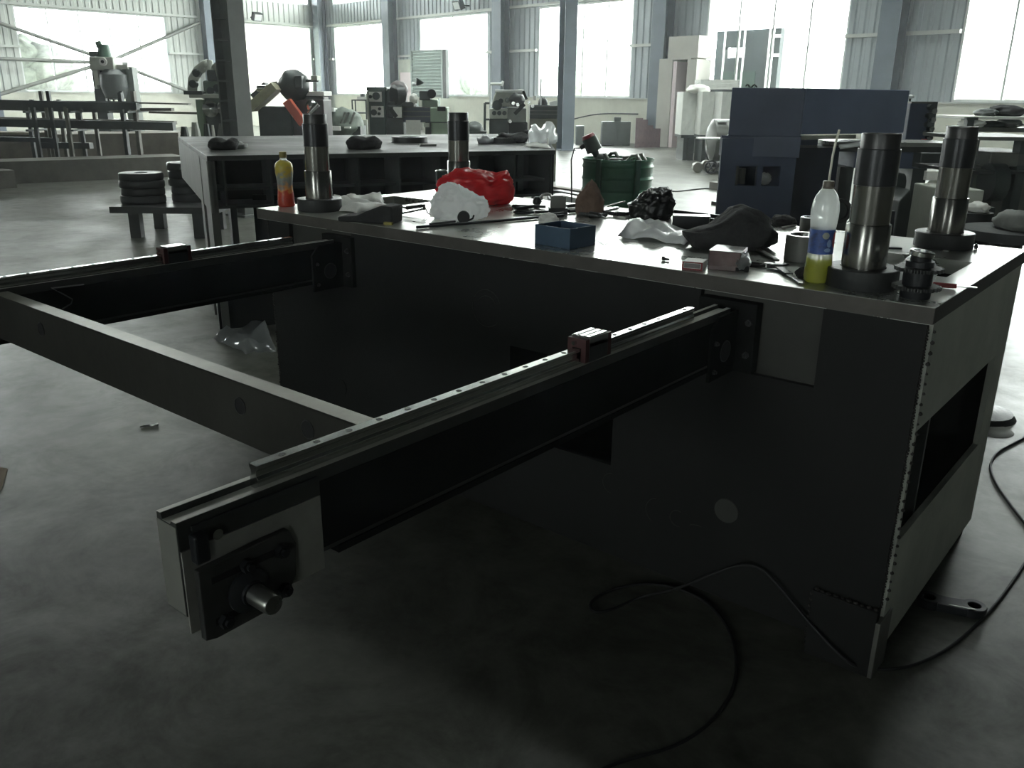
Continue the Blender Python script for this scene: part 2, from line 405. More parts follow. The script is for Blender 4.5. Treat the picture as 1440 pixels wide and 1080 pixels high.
for n_, (a, b_) in enumerate(LEFT_WIN):
    window(i, TLF, a, b_, 5, translu if n_ == 1 else None); i += 1
for a, b_ in RIGHT_WIN: window(i, TRT, a, b_); i += 1
for a, b_ in ADDED_REAR_WIN: window(i, TRR, a, b_); i += 1  # added windows behind the camera
window(i, TBK, BACK_WIN[0][0], 32.0, 22, None, UP0, UP1); i += 1  # added upper band, back wall
window(i, TLF, -26.0, -.75, 18, None, UP0, UP1); i += 1  # added upper band, left wall
# ------------------------------------------------------------------ columns along the walls
def hcolumn(loc, rz, wd, dep, label, h=ROOF, m=col_paint, rungs=0, name='steel_column', tw=.03, group=None, rung_m=None):
    r = thing(name, loc, label, 'column', group, rz)
    MB().box((-wd / 2, -dep / 2, 0), (wd / 2, -dep / 2 + tw, h)).part('flange', m, r)
    MB().box((-wd / 2, dep / 2 - tw, 0), (wd / 2, dep / 2, h)).part('flange', m, r)
    MB().box((-.015, -dep / 2 + tw, 0), (.015, dep / 2 - tw, h)).part('web', m, r)
    MB().box((-wd / 2 - .08, -dep / 2 - .08, 0), (wd / 2 + .08, dep / 2 + .08, .03)).part('base_plate', m, r)
    base = None
    for j in range(rungs):
        z = .25 + j * (h - .3) / max(rungs, 1)
        q = MB(); q.box((-wd / 2 + .005, -dep / 2 + tw, z), (wd / 2 - .005, dep / 2 - tw, z + .025)); q.part('stiffener', rung_m or m, r)
    return r
names = {0: 'blue grey steel column in the far corner of the hall', 7.45: 'blue grey wall column between first and second window of the back wall',
         16.05: 'blue grey wall column right of the louvred window', 25.0: 'wide blue grey wall column left of the open doorway',
         33.5: 'blue grey wall column behind the navy machine'}
for s_, lb in names.items():
    hcolumn(CN + UB * s_ - NB * .42 + (UB * .5 if s_ == 0 else Vector()), TB, .6, .5, lb)
hcolumn(CN + UL * -7.2 - NL * .4, TL, .5, .45, 'grey wall column at the right end of the wall bracing')
hcolumn(CN + UL * -17.6 - NL * .4, TL, .5, .45, 'grey wall column beside the left end of the wall bracing')
# free standing columns inside the hall
p = on('z', 0, 794, 211)
hcolumn(p, YAW + .35, .42, .5, 'free standing blue grey column behind the end of the ribbed table')
F = BF(330, 13.5)
hcolumn(F.p, YAW + 1.0, .28, .34, 'large dark column with welded rungs, left of the orange saw', rungs=36, m=mat('grey_column_paint', (112, 116, 112), .5, .1, .2, 2))
# ------------------------------------------------------------------ wall bracing: cross of tubes
def LW(s, z, n=-.3): return CN + UL * s + NL * n + Vector((0, 0, z))
tubem = mat('grey_brace_tube', (128, 130, 124), .5, .3, .2, 2)
c0 = LW(-12.3, 3.05)
r = thing('wall_bracing', LW(-12.3, 1.67), 'grey tubular cross bracing over the bright left window', 'bracing', world=True)
for (s_, z_) in ((-17.4, 4.6), (-7.6, 5.0), (-17.4, 1.5), (-7.4, 1.35)):
    MB().cyl(LW(s_, z_), c0, .085, seg=10).part('brace_tube', tubem, r)
MB().cyl(LW(-17.6, 3.0), LW(-11.5, 2.95), .08, seg=10).part('strut', tubem, r)
MB().cyl(c0 - NL * .1, c0 + NL * .1, .25, seg=8).part('gusset', tubem, r)
# floodlights on the walls
for T, s_, z_, lb in ((TLF, -4.6, 5.45, 'small floodlight above the translucent corrugated panel'), (TBK, 13.6, 5.5, 'small floodlight above the louvred window')):
    p = T @ Vector((s_, -.8, z_)); r = thing('floodlight', p, lb, 'lamp', world=True, rotz=0)
    MB().box((-.25, -.12, -.2), (.25, .12, .2), Tm(p, TB if T is TBK else TL, rx=.4)).part('lamp_housing', mach_d, r)
    MB().box((-.2, -.125, -.15), (.2, -.13, .15), Tm(p, TB if T is TBK else TL, rx=.4)).part('lens', frame_w, r)
    MB().cyl(p, T @ Vector((s_, -.19, z_)), .03, seg=6).part('bracket', mach_d, r)
# ------------------------------------------------------------------ outside: trees and neighbour building
leafm = mat('overexposed_foliage', (176, 184, 174), .9, 0, .5, 3)  # leaves bleached pale to stand in for overexposure
def tree(px, d, ztop, lb):
    p = ground(px, d); r = thing('tree', p, lb, 'tree', 'trees outside the windows')
    MB().cyl((0, 0, 0), (0, 0, ztop * .5), .25, .15, 8).part('trunk', mach_d, r)
    q = MB()
    for j in range(7):
        a = random.random() * 6.3; q.blob((math.cos(a) * 1.2, math.sin(a) * 1.2, ztop * (.45 + .45 * random.random())), (1.5, 1.5, 1.3), 2, .5, 3, j)
    q.part('crown', leafm, r)
tree(655, 52, 3.6, 'pale tree outside the louvred window'); tree(845, 55, 4.6, 'pale tree outside the window left of the doorway')
tree(1395, 47, 4.0, 'pale tree outside the rightmost window'); tree(1140, 60, 4.4, 'pale thin tree above the navy machine'); tree(50, 55, 3.6, 'pale tree outside the braced window')
mb = MB(); mb.add([(-110, -60, -.3), (90, -60, -.3), (90, 110, -.3), (-110, 110, -.3)], [(0, 1, 2, 3)])
struct('ground_outside', mb, mat('pale_yard', (150, 150, 142), .9, 0, .1, 1))
# scatter volume added for lens glare, drawn as thin haze filling the hall
hz_ = bpy.data.materials.new('glare_veil'); hz_.use_nodes = True; nt = hz_.node_tree; N = nt.nodes; N.remove(N['Principled BSDF'])
vs = N.new('ShaderNodeVolumeScatter'); vs.inputs['Color'].default_value = (.92, .97, 1, 1); vs.inputs['Density'].default_value = GLARE_HAZE; vs.inputs['Anisotropy'].default_value = .5
nt.links.new(vs.outputs[0], N['Material Output'].inputs['Volume'])
q = MB(); q.box((-44, 0, .02), (RX - .1, 20, ROOF - .05)); q.v = []; q.f = []; q.sm = []
q.box((-.1, -41, .02), (62.5, -.8, ROOF - .05), TBK)
o = struct('glare_haze', q, hz_)
#@@PART2
# ================================================================== the machine base with the machined table top
web_black = mat('dull_black_primer', (28, 29, 29), .9, 0, .3, 8, spec=.15)
H = 1.192; PT = .05; LX = 3.12; W = 1.27
base_label = 'large dark welded steel machine base with a machined table top, main object in front'
mb_root = thing('steel_workbench', (-LX / 2, W / 2, 0), base_label, 'workbench', world=True)
q = MB()                                        # top plate with two square openings
q.slab([-3.12, -3.03, -2.70, -.42, -.09, 0], [0, .48, .83, W], {(1, 1), (3, 1)}, H - PT, H)
q.part('table_plate', steel_plate, mb_root, .003)
pe = mat('plate_edge_steel', (92, 89, 85), .6, .2, .35, 5, .15, 40, spec=.3)
MB().box((-LX, -.0012, H - PT + .002), (0, 0, H - .002)).part('plate_edge', pe, mb_root); MB().box((0, 0, H - PT + .002), (.0012, W, H - .002)).part('plate_edge', mat('plate_end_edge', (70, 68, 66), .6, .2, .3, 5), mb_root)
ZB = .065                                       # bottom of the body
ft = H - PT
q = MB()                                        # front sheet with two windows for the pads and one low opening
xs = [-3.04, -2.87, -2.42, -1.5, -1.01, -.70, -.30, -.012]; zs = [ZB, .43, .80, .895, ft]
q.slab(xs, zs, {(1, 3), (5, 3), (3, 1)}, .0, .022, 'y'); q.part('front_sheet', steel_black, mb_root)
for x0, x1 in ((-2.875, -2.415), (-.705, -.295)):
    q = MB(); q.box((x0, .0225, .89), (x1, .05, ft)); q.part('machined_pad', mat('dull_grey_pad', (52, 53, 49), .6, .1, .25, 6), mb_root)
q = MB()                                        # right side sheet with a long opening
q.slab([.026, .045, 1.06, 1.235], [ZB, .455, .818, ft], {(1, 1)}, -.022, -.002, 'x'); q.part('side_sheet', mat('grey_side_sheet', (178, 182, 172), .5, .1, .3, 2.5, .1, 30, spec=.3), mb_root)
q = MB(); q.slab([.026, .2, 1.0, 1.235], [ZB, .3, .95, ft], {(1, 1)}, -3.04, -3.02, 'x'); q.part('side_sheet', steel_black, mb_root)
q = MB(); q.slab([-3.02, -1.60, -1.45, -.022], [ZB, .12, .26, ft], {(1, 1)}, 1.215, 1.235, 'y'); q.part('rear_sheet', steel_black, mb_root)
MB().box((-3.0, .03, ZB), (-.03, 1.2, ZB + .01)).part('bottom_sheet', steel_black, mb_root)
for x in (-2.2, -.8):                     # inner ribs
    q = MB(); q.slab([.03, .2, 1.1, 1.21], [.3, .5, .9, ft], {(1, 1)}, x, x + .015, 'x'); q.part('inner_rib', steel_black, mb_root)
q = MB(); q.box((-.8, .3, .36), (-.03, .32, .84)); q.part('inner_gusset', steel_dark, mb_root)
q = MB()                                        # feet
for i, (x, y) in enumerate(((-.107, .1), (-2.9, .1), (-.12, 1.12), (-2.9, 1.12))):
    if i == 0: continue
    MB().box((x - .1, y - .09, 0), (x + .1, y + .09, ZB)).part('foot', steel_black, mb_root)
MB().box((-.215, -.024, 0), (-.008, -.001, .235)).part('foot', steel_black, mb_root, .003)
MB().box((-.012, -.024, 0), (.004, .10, .20)).part('foot', steel_grey, mb_root, .003)
# welds: bead chains
def bead(mbx, p0, p1, r, step=.016):
    p0 = Vector(p0); p1 = Vector(p1); n = max(2, int((p1 - p0).length / step))
    for i in range(n):
        c = p0.lerp(p1, (i + .5) / n); k = r * random.uniform(.7, 1.25)
        mbx.lathe([(0, -k), (k * .8, -k * .55), (k, 0), (k * .8, k * .55), (0, k)], 6, c + Vector((random.uniform(-1, 1) * r * .25,) * 3))
q = MB(); bead(q, (-.008, .002, .24), (-.008, .002, ft - .01), .0038, .009); bead(q, (-3.035, -.0, .1), (-3.035, 0, ft), .006, .012)
bead(q, (-.215, -.012, .235), (-.01, -.012, .235), .008, .02); bead(q, (-.215, -.02, .02), (-.215, -.02, .23), .006, .02)
bead(q, (.0, .03, .25), (.0, .03, ft - .01), .006, .03)
w_o = q.part('weld_seam', weld, mb_root); w_o['kind'] = 'stuff'
for x, z, m_ in ((-2.55, .39, steel_black), (-.54, .40, mat('plug_steel', (58, 59, 56), .6, .1))):
    q = MB(); q.cyl((x, .002, z), (x, -.004, z), .043, seg=32); q.part('round_plug', m_, mb_root)
# chalk marks
chalk = mat('chalk', (58, 60, 59), .95, 0, .4, 30)
def arc(c, r, a0, a1, n=18, ry=None): return [(c[0] + r * math.cos(a0 + (a1 - a0) * i / n), -.0015, c[1] + (ry or r) * math.sin(a0 + (a1 - a0) * i / n)) for i in range(n + 1)]
for pth in (arc((-1.62, .93), .075, 0.4, 5.6), arc((-1.62, .93), .05, .2, 2.6), arc((-.80, .31), .05, 1.8, 4.2), arc((-.72, .31), .03, 1.2, 5), arc((-.63, .30), .04, 1.5, 3.2, 8, .01),
            arc((-1.0, .36), .04, 1.5, 4.6)):
    MB().tube(pth, .0016, 4).part('chalk_mark', chalk, mb_root)
# bolted flange seats on the pads (angle plates that carry the beams)
def bolt(mbx, p, d, r=.012, l=.01):
    p = Vector(p); d = Vector(d); mbx.cyl(p, p + d * l, r, seg=6); mbx.cyl(p + d * l, p + d * (l + .006), r * .55, seg=10)
def beam(xc, inner, label, ylen, rich, grp=None):
    """cantilever beam from the front face; inner=+1 when the guide rail lies at the larger-x side"""
    s = inner
    X = lambda v: xc + s * v                  # v>0 towards the inner side
    r = thing('cantilever_beam', (xc, -ylen / 2, .932), label, 'beam', world=True)
    q = MB()
    q.prism([(X(-.028), .945), (X(.028), .945), (X(.028), 1.109 + .004), (X(.016), 1.109 + .004), (X(.013), 1.103), (X(-.010), 1.103), (X(-.013), 1.109), (X(-.028), 1.109)], -ylen, -.055, 'y')
    q.part('beam_body', mat('beam_dark_steel', (58, 60, 58), .55, .2, .3, 5), r, .0015)
    for v0, v1, zz in ((-.0275, -.0135, 1.1092), (.0165, .0275, 1.1132), (-.0095, .0125, 1.1032)):
        q = MB(); q.box((X(v0), -ylen + .0005, zz), (X(v1), -.056, zz + .0006)); q.part('ground_land', mat('ground_land_steel', (205, 205, 196), .4, .35, .2, 6, rvar=.08), r)
    MB().box((X(-.0275), -ylen - .001, .948), (X(.0275), -ylen - .0001, 1.102)).part('lit_end_face', mat('lit_end_face_steel', (150, 150, 144), .5, .4, .2, 8), r)  # thin pale sheet, light on the end face put into colour
    q = MB(); q.box((X(-.0295), -ylen + .27, .955), (X(-.0275), -.06, 1.085)); q.part('side_web_plate', web_black, r)
    q = MB(); q.box((X(.0275), -ylen + .2, .955), (X(.0295), -.06, 1.085)); q.part('side_web_plate', web_black, r)
    q = MB(); q.box((X(-.032), -ylen + .3, .932), (X(.03), -.056, .946)); q.part('bottom_flange', web_black, r)
    fx = xc + .028                              # face of the beam turned to the viewer
    q = MB(); q.box((xc - .10, -.022, .90), (xc + .10, .0215, 1.125)); q.part('end_flange', web_black, r, .003)
    q = MB(); q.prism([(-.19, .90), (-.022, .90), (-.022, 1.10), (-.15, 1.10), (-.19, 1.06)], fx + .0016, fx + .012, 'x'); q.part('side_cheek', web_black, r, .002)
    q = MB(); q.cyl((fx + .0122, -.095, .982), (fx + .0135, -.095, .982), .032, seg=28); q.part('bore', rubber, r)
    q = MB(); q.lathe([(.0315, 0), (.0345, 0), (.0345, .002), (.0315, .002), (.0315, 0)], 28, T=Tm((fx + .012, -.095, .982), ry=PI / 2)); q.part('hole_rim', steel_dark, r)
    for z in (.96, 1.065):
        for sx in (-1, 1): q = MB(); bolt(q, (xc + sx * .078, -.022, z), (0, -1, 0), .011); q.part('bolt', steel_dark, r)
    for y, z in ((-.165, 1.02), (-.165, .93)): q = MB(); bolt(q, (fx + .012, y, z), (1, 0, 0), .008, .006); q.part('bolt', steel_dark, r)
    return r
nb = beam(-.595, -1, 'near cantilever beam with a bright ground top pointing to the camera, right of the two', 1.922, True)
fb = beam(-2.5, 1, 'far dark cantilever beam at the left end of the machine base, left of the two', 1.922, False)
# bright shim plate and drive mount on the near beam end (its outer face)
q = MB(); q.box((-.567, -1.92, .975), (-.5635, -1.655, 1.06)); q.box((-.567, -1.92, .915), (-.5635, -1.655, .975)); q.part('shim_plate', mat('dull_shim', (160, 160, 154), .5, .3, .3, 9, rvar=.1), nb)
q = MB(); q.box((-.5645, -1.90, 1.09), (-.560, -1.66, 1.098)); q.part('edge_strip', steel_dark, nb)
mr = thing('drive_mount', (-.54, -1.82, .9), 'black slotted motor plate with a shaft on the end of the near beam', 'motor mount', world=True)
q = MB(); q.prism([(-1.905, .90), (-1.885, .895), (-1.78, .898), (-1.745, .91), (-1.727, .94), (-1.722, 1.0), (-1.735, 1.03), (-1.79, 1.03), (-1.905, 1.025)], -.563, -.549, 'x'); sp_ = q.part('slotted_plate', mat('worn_black_plate', (84, 85, 84), .38, .5, .4, 9, rvar=.1), mr, .002)
for z in (.925, 1.0):
    q = MB(); q.box((-.5495, -1.885, z - .006), (-.5485, -1.765, z + .006)); q.part('slot', rubber, sp_)
for y, z in ((-1.822, 1.002), (-1.755, 1.0), (-1.755, .925), (-1.87, .922)):
    q = MB(); bolt(q, (-.549, y, z), (1, 0, 0), .0125, .012); q.part('bolt', blacktube, mr, .001)
q = MB(); q.lathe([(0, 0), (.038, 0), (.038, .006), (.028, .012), (.022, .014), (.022, .02), (0, .02)], 32, T=Tm((-.549, -1.822, .955), ry=PI / 2)); q.part('bearing_flange', blacktube, mr)
q = MB(); q.lathe([(0, .0), (.018, 0), (.018, .048), (.016, .051), (0, .051)], 28, T=Tm((-.53, -1.822, .955), ry=PI / 2)); q.part('shaft', steel_mach, mr)
q = MB(); q.box((-.568, -1.905, 1.035), (-.548, -1.88, 1.085)); q.part('corner_lug', blacktube, mr, .004)
q = MB(); q.cyl((-.563, -1.862, 1.072), (-.553, -1.862, 1.072), .009, seg=14); q.part('ball_plunger', chrome, mr)
# cross beam between the two
cb = thing('cross_beam', (-1.55, -1.436, .95), 'long horizontal cross beam joining the two cantilever beams', 'beam', world=True)
q = MB(); q.box((-2.472, -1.463, .952), (-.624, -1.41, 1.103)); q.part('beam_body', mat('cross_beam_dark', (54, 54, 50), .7, .1, .3, 4, .1, 40, spec=.3), cb, .004)
q = MB(); q.box((-2.471, -1.459, 1.1028), (-.6245, -1.414, 1.1036)); q.part('lit_top', mat('lit_top_steel', (150, 149, 138), .38, .6, .4, 3, .08, 40), cb)  # pale strip puts the light on the beam's top into colour
for px, py in ((338, 571), (433, 604), (58, 463)):
    p = on('y', -1.463, px, py)
    q = MB(); q.cyl((p.x, -1.4625, p.z), (p.x, -1.4642, p.z), .020, seg=24); q.part('bore', rubber, cb)
    q = MB(); q.lathe([(.0195, 0), (.0215, 0), (.0215, .002), (.0195, .002), (.0195, 0)], 24, T=Tm((p.x, -1.463, p.z), rx=PI / 2)); q.part('hole_rim', steel_dark, cb)
# guide rails and carriages
def rail(xc, label, y0, y1, bright):
    r = thing('guide_rail', (xc, (y0 + y1) / 2, 1.104), label, 'rail', 'guide rails on the beams', world=True)
    q = MB(); a = .0115
    q.prism([(xc - a, 1.104), (xc + a, 1.104), (xc + a, 1.122), (xc + a * .62, 1.127), (xc + a * .62, 1.136), (xc + a, 1.141), (xc + a, 1.147), (xc - a, 1.147), (xc - a, 1.141), (xc - a * .62, 1.136), (xc - a * .62, 1.127), (xc - a, 1.122)], y0, y1, 'y')
    rb_ = q.part('rail_body', chrome, r, .0006)
    n = 20
    for i in range(n):
        y = y1 - .042 - i * .0735
        if y < y0 + .01: break
        MB().cyl((xc, y, 1.1468), (xc, y, 1.1475), .0062, seg=12).part('counterbore', rubber, rb_)
rail(-.592, 'bright linear guide rail with a row of holes on the near beam', -1.765, -.268, True)
rail(-2.503, 'linear guide rail on the far left beam', -1.765, -.26, False)
def carriage(xc, yc, label, face):
    r = thing('rail_carriage', (xc, yc, 1.116), label, 'carriage', 'carriages on the guide rails', world=True)
    for sgn in (-1, 1):
        MB().box((xc + sgn * .013, yc - .04, 1.114), (xc + sgn * .028, yc + .04, 1.162)).part('side_block', blacktube, r, .001)
    tb_ = MB().box((xc - .028, yc - .04, 1.150), (xc + .028, yc + .04, 1.174)).part('top_block', steel_mach, r, .001)
    for dx in (-.018, .0, .018):
        MB().box((xc + dx - .006, yc - .0395, 1.1735), (xc + dx + .006, yc + .0395, 1.1765)).part('ground_land', chrome, tb_)
    q = MB()
    for dx in (-.018, .018):
        for dy in (-.025, .025): q.cyl((xc + dx, yc + dy, 1.1763), (xc + dx, yc + dy, 1.1768), .003, seg=8)
    q.part('tapped_hole', rubber, tb_)
    dr = mat('dark_red_seal', (58, 20, 23), .6, 0, .2, 10)
    for sgn in (-1, 1):
        q = MB(); y0 = yc + sgn * .04; y1 = yc + sgn * .056
        q.slab([xc - .027, xc - .013, xc + .013, xc + .027], [1.114, 1.149, 1.172], {(1, 0)}, min(y0, y1), max(y0, y1), 'y'); q.part('end_seal', dr, r, .001)
    q = MB(); q.cyl((xc - .004, yc - .056, 1.161), (xc - .004, yc - .066, 1.161), .005, seg=10); q.part('grease_nipple', chrome, r)
carriage(-.592, -.79, 'dark red and steel rail carriage on the near guide rail', 0)
carriage(-2.503, -.80, 'dark rail carriage on the far left guide rail', 0)
# bright wire bracket hanging on the far beam
p = [on('x', -2.468, *v) for v in ((72, 405), (100, 401), (118, 401))] ; 
MB().tube([on('x', -2.467, *v) for v in ((118, 400), (72, 405), (88, 413), (102, 421), (100, 427), (88, 434))], .0022, 6).thing('bent_wire', steel_mach, 'thin bent wire on the face of the far left beam above the cross beam', 'wire')
# ------------------------------------------------------------------ four guide posts
def post(x, y, label):
    r = thing('guide_post', (x, y, H), label, 'post', 'guide posts on the table top')
    MB().lathe([(0, 0), (.104, 0), (.106, .003), (.106, .055), (.103, .058), (.066, .058)], 48).part('base_flange', steel_dark, r)
    MB().lathe([(.064, .045), (.064, .184), (.0625, .187), (.057, .187)], 48).part('lower_sleeve', chrome_post, r)
    MB().lathe([(.0572, .187), (.0572, .298)], 48).part('middle_shaft', chrome_post, r)
    MB().lathe([(.057, .298), (.0592, .299), (.0592, .400), (.057, .402)], 48).part('black_sleeve', blacktube, r)
    MB().lathe([(.0545, .402), (.0545, .442), (.0535, .444), (.044, .444), (.044, .41)], 48).part('neck', steel_post2, r)
chrome_post = mat('turned_shaft_steel', (118, 118, 114), .22, .95, .1, 10)
steel_post2 = mat('turned_neck_steel', (70, 70, 70), .4, .7, .12, 10)
post(-.256, .165, 'tall stepped steel guide post at the near right, beside the yellow drink bottle')
post(-.263, 1.12, 'tall stepped steel guide post at the rear right of the table top')
post(-2.838, .165, 'tall stepped steel guide post at the near left, beside the orange bottle')
post(-2.808, 1.12, 'tall stepped steel guide post behind the red bag')
# ================================================================== things on the table top
def T(px, py, z=0): return on('z', H + z, px, py)
def sc_at(p): return (p - EYE).dot(CF) / F_PX
# yellow drink bottle
p = T(1148, 397)
r = thing('drink_bottle', p, 'clear drink bottle with blue label and yellow liquid, a thin rod standing in its cap', 'bottle')
body = [(0, .004), (.028, .0), (.038, .006), (.0405, .02), (.0395, .055), (.037, .085), (.036, .09), (.0365, .165), (.0375, .172), (.0405, .20), (.041, .22), (.0385, .242), (.032, .262), (.022, .277), (.0145, .285), (.0135, .295)]
plast = clear('bottle_plastic', (.93, .95, .94, 1), .04, .12, film=((.85, .88, .86, 1), .38))
q = MB(); q.lathe(body, 40); q.part('bottle_body', plast, r)
liq = mat('yellow_drink', (226, 226, 120), .15, 0, .12, 20, trans=.75)
q = MB(); q.lathe([(0, .006), (.027, .003), (.036, .009), (.0388, .02), (.0378, .055), (.0362, .076), (0, .076)], 36); q.part('liquid', liq, r)
lm = mat('blue_print_label', (66, 100, 176), .45, 0, .3, 34, col2=(56, 66, 96))
q = MB(); q.lathe([(.0372, .092), (.0372, .165)], 40); lb_ = q.part('label', lm, r)
red_s = mat('label_red', (176, 70, 76), .5)
for a0, zc, wd, hh, mm in ((-0.62, .135, .35, .026, red_s), (-1.25, .125, .22, .012, mat('label_light', (150, 176, 214), .5)), (-1.6, .148, .3, .010, mat('label_pale', (168, 172, 160), .5)), (-1.35, .105, .3, .006, mat('label_light', (150, 176, 214)))):
    v = []; n = 8
    for i in range(n + 1):
        a = a0 + YAW + wd * (i / n - .5) * 2; t = math.sin(PI * i / n) ** .5
        v += [(.0375 * math.cos(a), .0375 * math.sin(a), zc - hh * t), (.0375 * math.cos(a), .0375 * math.sin(a), zc + hh * t)]
    q = MB(); q.add(v, [(2 * i, 2 * i + 2, 2 * i + 3, 2 * i + 1) for i in range(n)]); q.part('label_print', mm, lb_)
q = MB(); q.lathe([(.0155, .283), (.0175, .284), (.0175, .288), (.0165, .289), (.0165, .304), (.015, .306), (0, .306)], 24); q.part('cap', mat('brown_cap', (104, 96, 86), .5), r)
q = MB(); q.tube([(0, 0, .30), (0.0, .002, .34), (.002, 0, .38), (.006, 0, .42), (.012, 0, .452)], .0036, 8); q.part('rod', mat('pale_rod', (236, 236, 220), .5), r)
# orange bottle
p = T(403, 290); r = thing('juice_bottle', p, 'slim juice bottle in a yellow and orange-red sleeve at the left table edge', 'bottle')
jm = bpy.data.materials.new('printed_sleeve'); jm.use_nodes = True; nt = jm.node_tree; N = nt.nodes; L = nt.links
g = N.new('ShaderNodeTexCoord'); sp = N.new('ShaderNodeSeparateXYZ'); L.new(g.outputs['Object'], sp.inputs[0])
nz = N.new('ShaderNodeTexNoise'); nz.inputs['Scale'].default_value = 38; L.new(g.outputs['Object'], nz.inputs['Vector'])
ma = N.new('ShaderNodeMath'); ma.operation = 'MULTIPLY_ADD'; ma.inputs[1].default_value = .13; L.new(nz.outputs['Fac'], ma.inputs[0]); L.new(sp.outputs['Z'], ma.inputs[2])
mr_ = N.new('ShaderNodeMapRange'); mr_.inputs[1].default_value = .065; mr_.inputs[2].default_value = .315; L.new(ma.outputs[0], mr_.inputs[0])
rp = N.new('ShaderNodeValToRGB'); e = rp.color_ramp.elements; e[0].position = 0; e[0].color = lin((176, 62, 46)); e[1].position = 1; e[1].color = lin((150, 150, 140))
for ps, cc in ((.26, (196, 78, 50)), (.34, (220, 160, 90)), (.46, (140, 150, 150)), (.6, (160, 166, 160)), (.7, (206, 186, 84)), (.86, (208, 196, 96))):
    x = e.new(ps); x.color = lin(cc)
L.new(mr_.outputs[0], rp.inputs[0]); L.new(rp.outputs[0], N['Principled BSDF'].inputs['Base Color']); N['Principled BSDF'].inputs['Roughness'].default_value = .3
trn = N.new('ShaderNodeBsdfTranslucent'); L.new(rp.outputs[0], trn.inputs[0]); mxx = N.new('ShaderNodeMixShader'); mxx.inputs[0].default_value = .35
L.new(N['Principled BSDF'].outputs[0], mxx.inputs[1]); L.new(trn.outputs[0], mxx.inputs[2]); L.new(mxx.outputs[0], N['Material Output'].inputs[0])
q = MB(); q.lathe([(0, .003), (.036, 0), (.042, .006), (.042, .02), (.039, .06), (.0365, .085), (.0365, .11), (.040, .14), (.0435, .165), (.0435, .19), (.041, .205), (.033, .215), (.018, .224)], 36); q.part('bottle_body', jm, r)
q = MB(); q.lathe([(.0185, .222), (.0165, .228), (.015, .24)], 24); q.part('neck', plast, r)
q = MB(); q.lathe([(.0175, .236), (.0185, .238), (.0175, .262), (.015, .264), (0, .264)], 24); q.part('cap', mat('olive_cap', (134, 124, 66), .5), r)
# crumpled bags
def crumple(name, px0, px1, pyb, pyt, depth, m, label, cat, seed, amp=.28, cr=.3, freq=2.2, sub=4, hp=None, zb=None):
    a = T(px0, pyb); bq = T(px1, pyb); c = (a + bq) / 2; s_ = sc_at(c)
    wd = (px1 - px0) * s_ / 2; ht = (pyb - pyt) * s_ / .95
    ctr = c + E2 * depth * .5
    q = MB(); q.blob((0, 0, ht * .42), (wd * .98, depth, ht * .62), sub, amp, freq, seed, flat=.001, crease=cr, hp=hp)
    o = bpy.data.objects.new(name, q.mesh(name, m)); C.objects.link(o); o.location = (ctr.x, ctr.y, H + .0005); o.rotation_euler = (0, 0, YAW)
    tag(o, label, cat); return o
bagw = clear('white_bag_film', (.9, .92, .92, 1), .03, .25, film=((.96, .97, .97, 1), .86))
bagw_ = mat('thin_white_plastic', (226, 228, 228), .4, 0, .08, 9, .2, 30, trans=.6)
bagr = mat('thin_red_plastic', (220, 44, 50), .32, 0, .18, 7, .3, 26, trans=.25)
bagk = mat('black_plastic_bag', (26, 27, 28), .28, 0, .2, 9, .5, 40)
crumple('white_plastic_bag', 606, 684, 309, 266, .10, bagw, 'crumpled white plastic bag in front of the red bag', 'plastic bag', 3, .22, 1.0, hp=[.4, .85, 1.05, 1.05, .9, .75, .6, .55, .35])
crumple('red_plastic_bag', 615, 722, 288, 244, .12, bagr, 'crumpled shiny red plastic bag at the rear of the table top', 'plastic bag', 5, .18, .75, 1.7, hp=[.7, 1.0, 1.02, .98, .92, .86, .78, 1.1, .8])
crumple('black_plastic_bag', 886, 948, 309, 270, .10, bagk, 'crumpled black plastic bag in front of the green drum', 'plastic bag', 9, .25, .8, 2.6, hp=[.25, .4, .6, .85, .95, 1.05, 1.15, .9])
crumple('dark_rag', 964, 1098, 352, 301, .11, darkcloth, 'dark grey rag heaped behind the plastic-wrapped parcel, its tail pointing left', 'rag', 12, .25, .25, 1.8, hp=[.05, .15, .3, .55, 1.0, 1.15, 1.0, .8, .3])
crumple('brown_rag', 810, 850, 303, 264, .05, brown_rag, 'brown peaked rag among the tools in front of the green drum', 'rag', 14, .2, .3, 1.6, hp=[.5, .75, 1.0, 1.25, .95, .7, .4])
crumple('white_cloth', 757, 786, 318, 302, .04, white_card, 'small white cloth lying behind the blue box', 'cloth', 15, .3, .3, 2)
crumple('dark_rag', 1085, 1122, 318, 305, .06, darkcloth, 'low dark rag behind the smaller steel ring', 'rag', 22, .35, .2, 2)
filmm = clear('thin_clear_film', (.9, .92, .92, 1), .12, .1, film=((.8, .82, .82, 1), .45))
